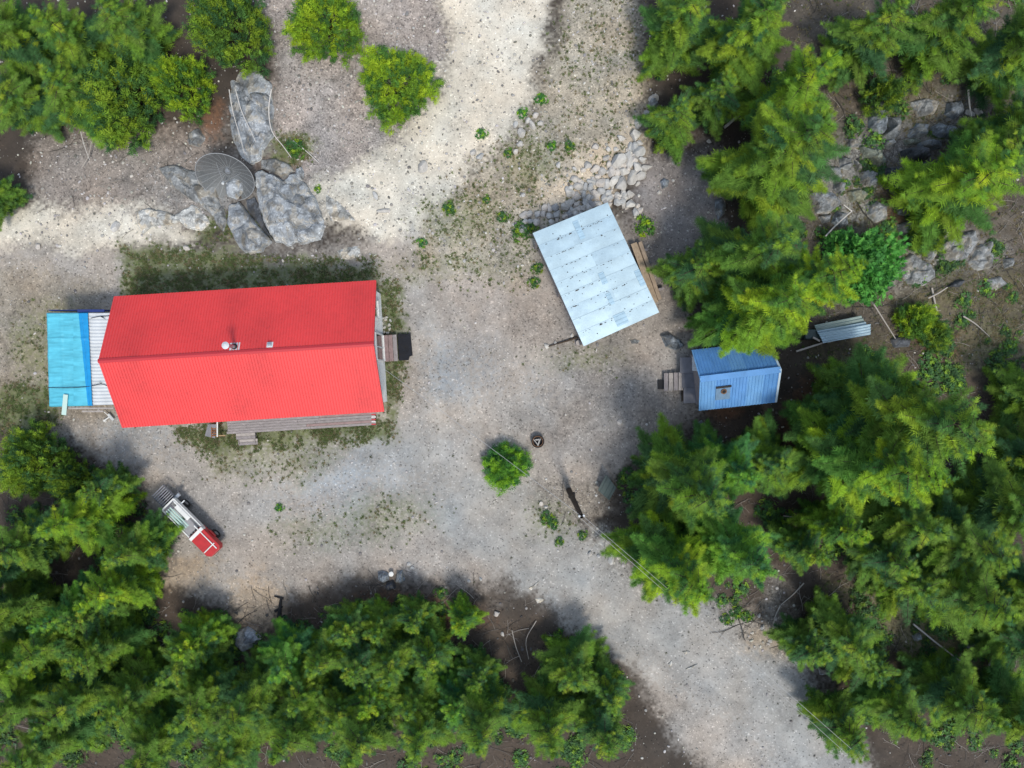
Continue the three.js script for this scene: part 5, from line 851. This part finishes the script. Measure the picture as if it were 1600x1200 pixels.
// ------------------------------------------------------------------ what nobody could count: gravel, tufts, twigs, low growth
function scatter(name, geo, mat, n, place) {
  const m = new THREE.InstancedMesh(geo, mat, n), o = new THREE.Object3D(), c = new THREE.Color(); let k = 0, tries = 0;
  while (k < n && tries++ < n * 60) { const r = place(o, c); if (!r) continue; o.updateMatrix(); m.setMatrixAt(k, o.matrix); m.setColorAt(k, c); k++; }
  m.count = k; m.name = numbered(name); shade(m); scene.add(m); return tag(m, null, null, null, 'stuff');
}
seed = 31;
const rnd = () => [rr(-60, 1660), rr(-30, 1240)];
const peb = new THREE.IcosahedronGeometry(1, 1); { const p = peb.attributes.position; for (let i = 0; i < p.count; i++) { const k = 0.8 + 0.4 * noise3(p.getX(i) * 1.5 + 3, p.getY(i) * 1.5, p.getZ(i) * 1.5); p.setXYZ(i, p.getX(i) * k, p.getY(i) * k, p.getZ(i) * k); } peb.computeVertexNormals(); }
const plainM = std({ color: [1, 1, 1], roughness: 0.95 });
const den = (px, py) => 0.12 + 0.5 * at(Z.stony, px, py) + 0.35 * at(Z.topdirt, px, py) + 0.24 * at(Z.topleft, px, py) + 0.25 * at(Z.weedy, px, py) + 0.28 * at(Z.sand, px, py) + 0.3 * at(Z.tan, px, py) + 0.22 * at(Z.greydirt, px, py) + 0.25 * at(Z.leftdirt, px, py) * (px < 180 ? 1 : 0);
scatter('pebbles', peb, plainM, 16000, (o, c) => {
  const [x, y] = rnd(), d = den(x, y) * (1 - 0.75 * Math.max(at(Z.road, x, y), (1 - at(Z.weedy, x, y)) * at(Z.yard, x, y) * (y > 420 ? 1 : 0))); if (R() > d * (0.4 + 1.2 * fbm(x / 22, y / 22, 3, 70))) return false;
  const s = 0.018 + 0.07 * Math.pow(R(), 4); o.position.copy(onG(x, y, s * 0.2)); o.scale.set(s * rr(0.6, 1.6), s * 0.7, s * rr(0.6, 1.3)); o.rotation.set(0, rr(0, 6), 0);
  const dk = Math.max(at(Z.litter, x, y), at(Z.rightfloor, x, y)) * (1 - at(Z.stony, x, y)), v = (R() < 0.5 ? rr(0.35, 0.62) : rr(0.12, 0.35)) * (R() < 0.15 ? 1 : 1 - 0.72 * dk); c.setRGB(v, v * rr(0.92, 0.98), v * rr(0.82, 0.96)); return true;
});
// grass tufts: a few bent blades
const tuft = (() => { const L = leafGeo(); seed = 5; for (let k = 0; k < 16; k++) { const a = rr(0, 6.28), d = V(Math.cos(a) * rr(0.3, 1), rr(0.5, 1), Math.sin(a) * rr(0.3, 1)).normalize(); blade(L, V(rr(-0.3, 0.3), 0, rr(-0.3, 0.3)), d, V(-Math.sin(a), 0, Math.cos(a)), rr(0.6, 1.1), 0.08, [1, 1, 1].map((q) => q * rr(0.8, 1.2))); } return fin(L); })();
const tuftM = new THREE.MeshPhysicalMaterial({ vertexColors: true, roughness: 0.9, transmission: 0.25, thickness: 0, side: THREE.DoubleSide });
seed = 32;
scatter('grass', tuft, tuftM, 20000, (o, c) => {
  const [x, y] = rnd(), g = at(Z.grass, x, y) * 1.0 + at(Z.grass2, x, y) * 0.3 + at(Z.olive, x, y) * 0.35 + at(Z.weedy, x, y) * 0.14 + 0.12 * at(Z.rightfloor, x, y) + 0.5 * at(Z.mossy, x, y); if (R() > g * smooth(0.3, 0.62, fbm(x / 13, y / 13, 3, 90))) return false;
  const s = rr(0.07, 0.2); o.position.copy(onG(x, y, -0.01)); o.scale.set(s, s * 0.9, s); o.rotation.set(0, rr(0, 6), 0); const k = rr(0.7, 1.3), dry = R() < 0.3 + 0.5 * at(Z.rightfloor, x, y); c.setRGB((dry ? 0.26 : 0.13) * k, (dry ? 0.22 : 0.18) * k, (dry ? 0.12 : 0.05) * k); return true;
});
// small dark weeds dotting the gravel and the weedy bank
scatter('weeds', tuft, tuftM, 1900, (o, c) => {
  const [x, y] = rnd(); const w = at(Z.weedy, x, y) * 0.5 + (x > 640 && x < 900 && y > 380 && y < 760 ? 0.5 * smooth(0.45, 0.65, fbm(x / 40, y / 40, 2, 95)) : 0) + 0.1 * at(Z.yard, x, y); if (R() > w) return false;
  const s = rr(0.04, 0.1) * (R() < 0.05 ? 2 : 1); o.position.copy(onG(x, y, -0.01)); o.scale.set(s, s * 0.7, s); o.rotation.set(0, rr(0, 6), 0); const k = rr(0.5, 1.1); c.setRGB(0.09 * k, 0.105 * k, 0.045 * k); return true;
});
// larger green clumps on the sandy bank
const clump = bush(77, 1, 1, { n: 16, m: 6, leaf: 0.5, nb: 1, cl: 0.8, wf: 0.3 }).crown;
seed = 33;
for (const [x, y, r, tint] of [[845, 156, 0.32, 'b'], [816, 179, 0.28, 'b'], [752, 210, 0.3, 'b'], [660, 380, 0.26, 'g'], [463, 233, 0.5, 'n'], [497, 296, 0.2, 'y'], [815, 362, 0.5, 'n'], [437, 793, 0.22, 'b'], [862, 230, 0.24, 'b'], [1007, 356, 0.5, 'y'], [890, 230, 0.3, 'n'], [794, 240, 0.24, 'n'], [705, 330, 0.26, 'n'], [700, 325, 0.3, 'd'], [760, 312, 0.22, 'd'], [786, 340, 0.3, 'd'], [830, 355, 0.3, 'n'], [840, 420, 0.3, 'd'], [835, 442, 0.3, 'd'], [854, 808, 0.34, 'd'], [864, 818, 0.3, 'd'], [874, 846, 0.24, 'd'], [910, 836, 0.26, 'd'], [1150, 955, 0.36, 'n'], [1134, 966, 0.32, 'd'], [1166, 962, 0.3, 'n']]) {
  const m = mesh('weed_clump', clump, LEAF[tint]); m.position.copy(onG(x, y)); m.scale.set(r, r * 0.8, r); m.rotation.y = rr(0, 6); tag(m, 'small green weed clump growing by itself on open ground', 'weed', 'weed clumps on the open ground');
}
// dead twigs over the forest floor
const twigG = (() => { seed = 3; return mergeGeometries([tube([[-1, 0, 0], [-0.3, 0.03, 0.05], [0.4, 0.02, -0.04], [1, 0, 0.06]], 0.022, 4, 0.01), tube([[-0.1, 0.02, 0], [0.3, 0.05, 0.3]], 0.012, 4, 0.006), tube([[0.3, 0.02, 0], [0.7, 0.03, -0.28]], 0.012, 4, 0.006)]); })();
seed = 34;
scatter('twig_litter', twigG, plainM, 5200, (o, c) => {
  const [x, y] = rnd(), w = at(Z.litter, x, y) * 0.5 + at(Z.rightfloor, x, y) * 0.7 + at(Z.topleft, x, y) * 0.15; if (R() > w) return false;
  const s = rr(0.12, 0.7) * (R() < 0.08 ? 2 : 1); o.position.copy(onG(x, y, 0.03)); o.scale.set(s, Math.min(s, 0.5), s); o.rotation.set(0, rr(0, 6), rr(-0.08, 0.08)); const k = 0.05 + 0.4 * Math.pow(R(), 2.2); c.setRGB(k, k * 0.9, k * 0.8); return true;
});
// low green growth under the trees
scatter('undergrowth', clump, new THREE.MeshPhysicalMaterial({ vertexColors: true, roughness: 0.8, transmission: 0.3, thickness: 0, side: THREE.DoubleSide }), 900, (o, c) => {
  const [x, y] = rnd(), w = at(Z.litter, x, y) * 0.55 + at(Z.rightfloor, x, y) * 0.3 - at(Z.yard, x, y) - at(Z.road, x, y); if (R() > w * smooth(0.4, 0.65, fbm(x / 50, y / 50, 2, 97))) return false;
  const s = rr(0.15, 0.55); o.position.copy(onG(x, y, -0.03)); o.scale.set(s, s * 0.7, s); o.rotation.set(0, rr(0, 6), 0); const k = rr(0.7, 1.3); c.setRGB(0.9 * k, 1.0 * k, 0.8 * k); return true;
});
renderer.render(scene, camera);
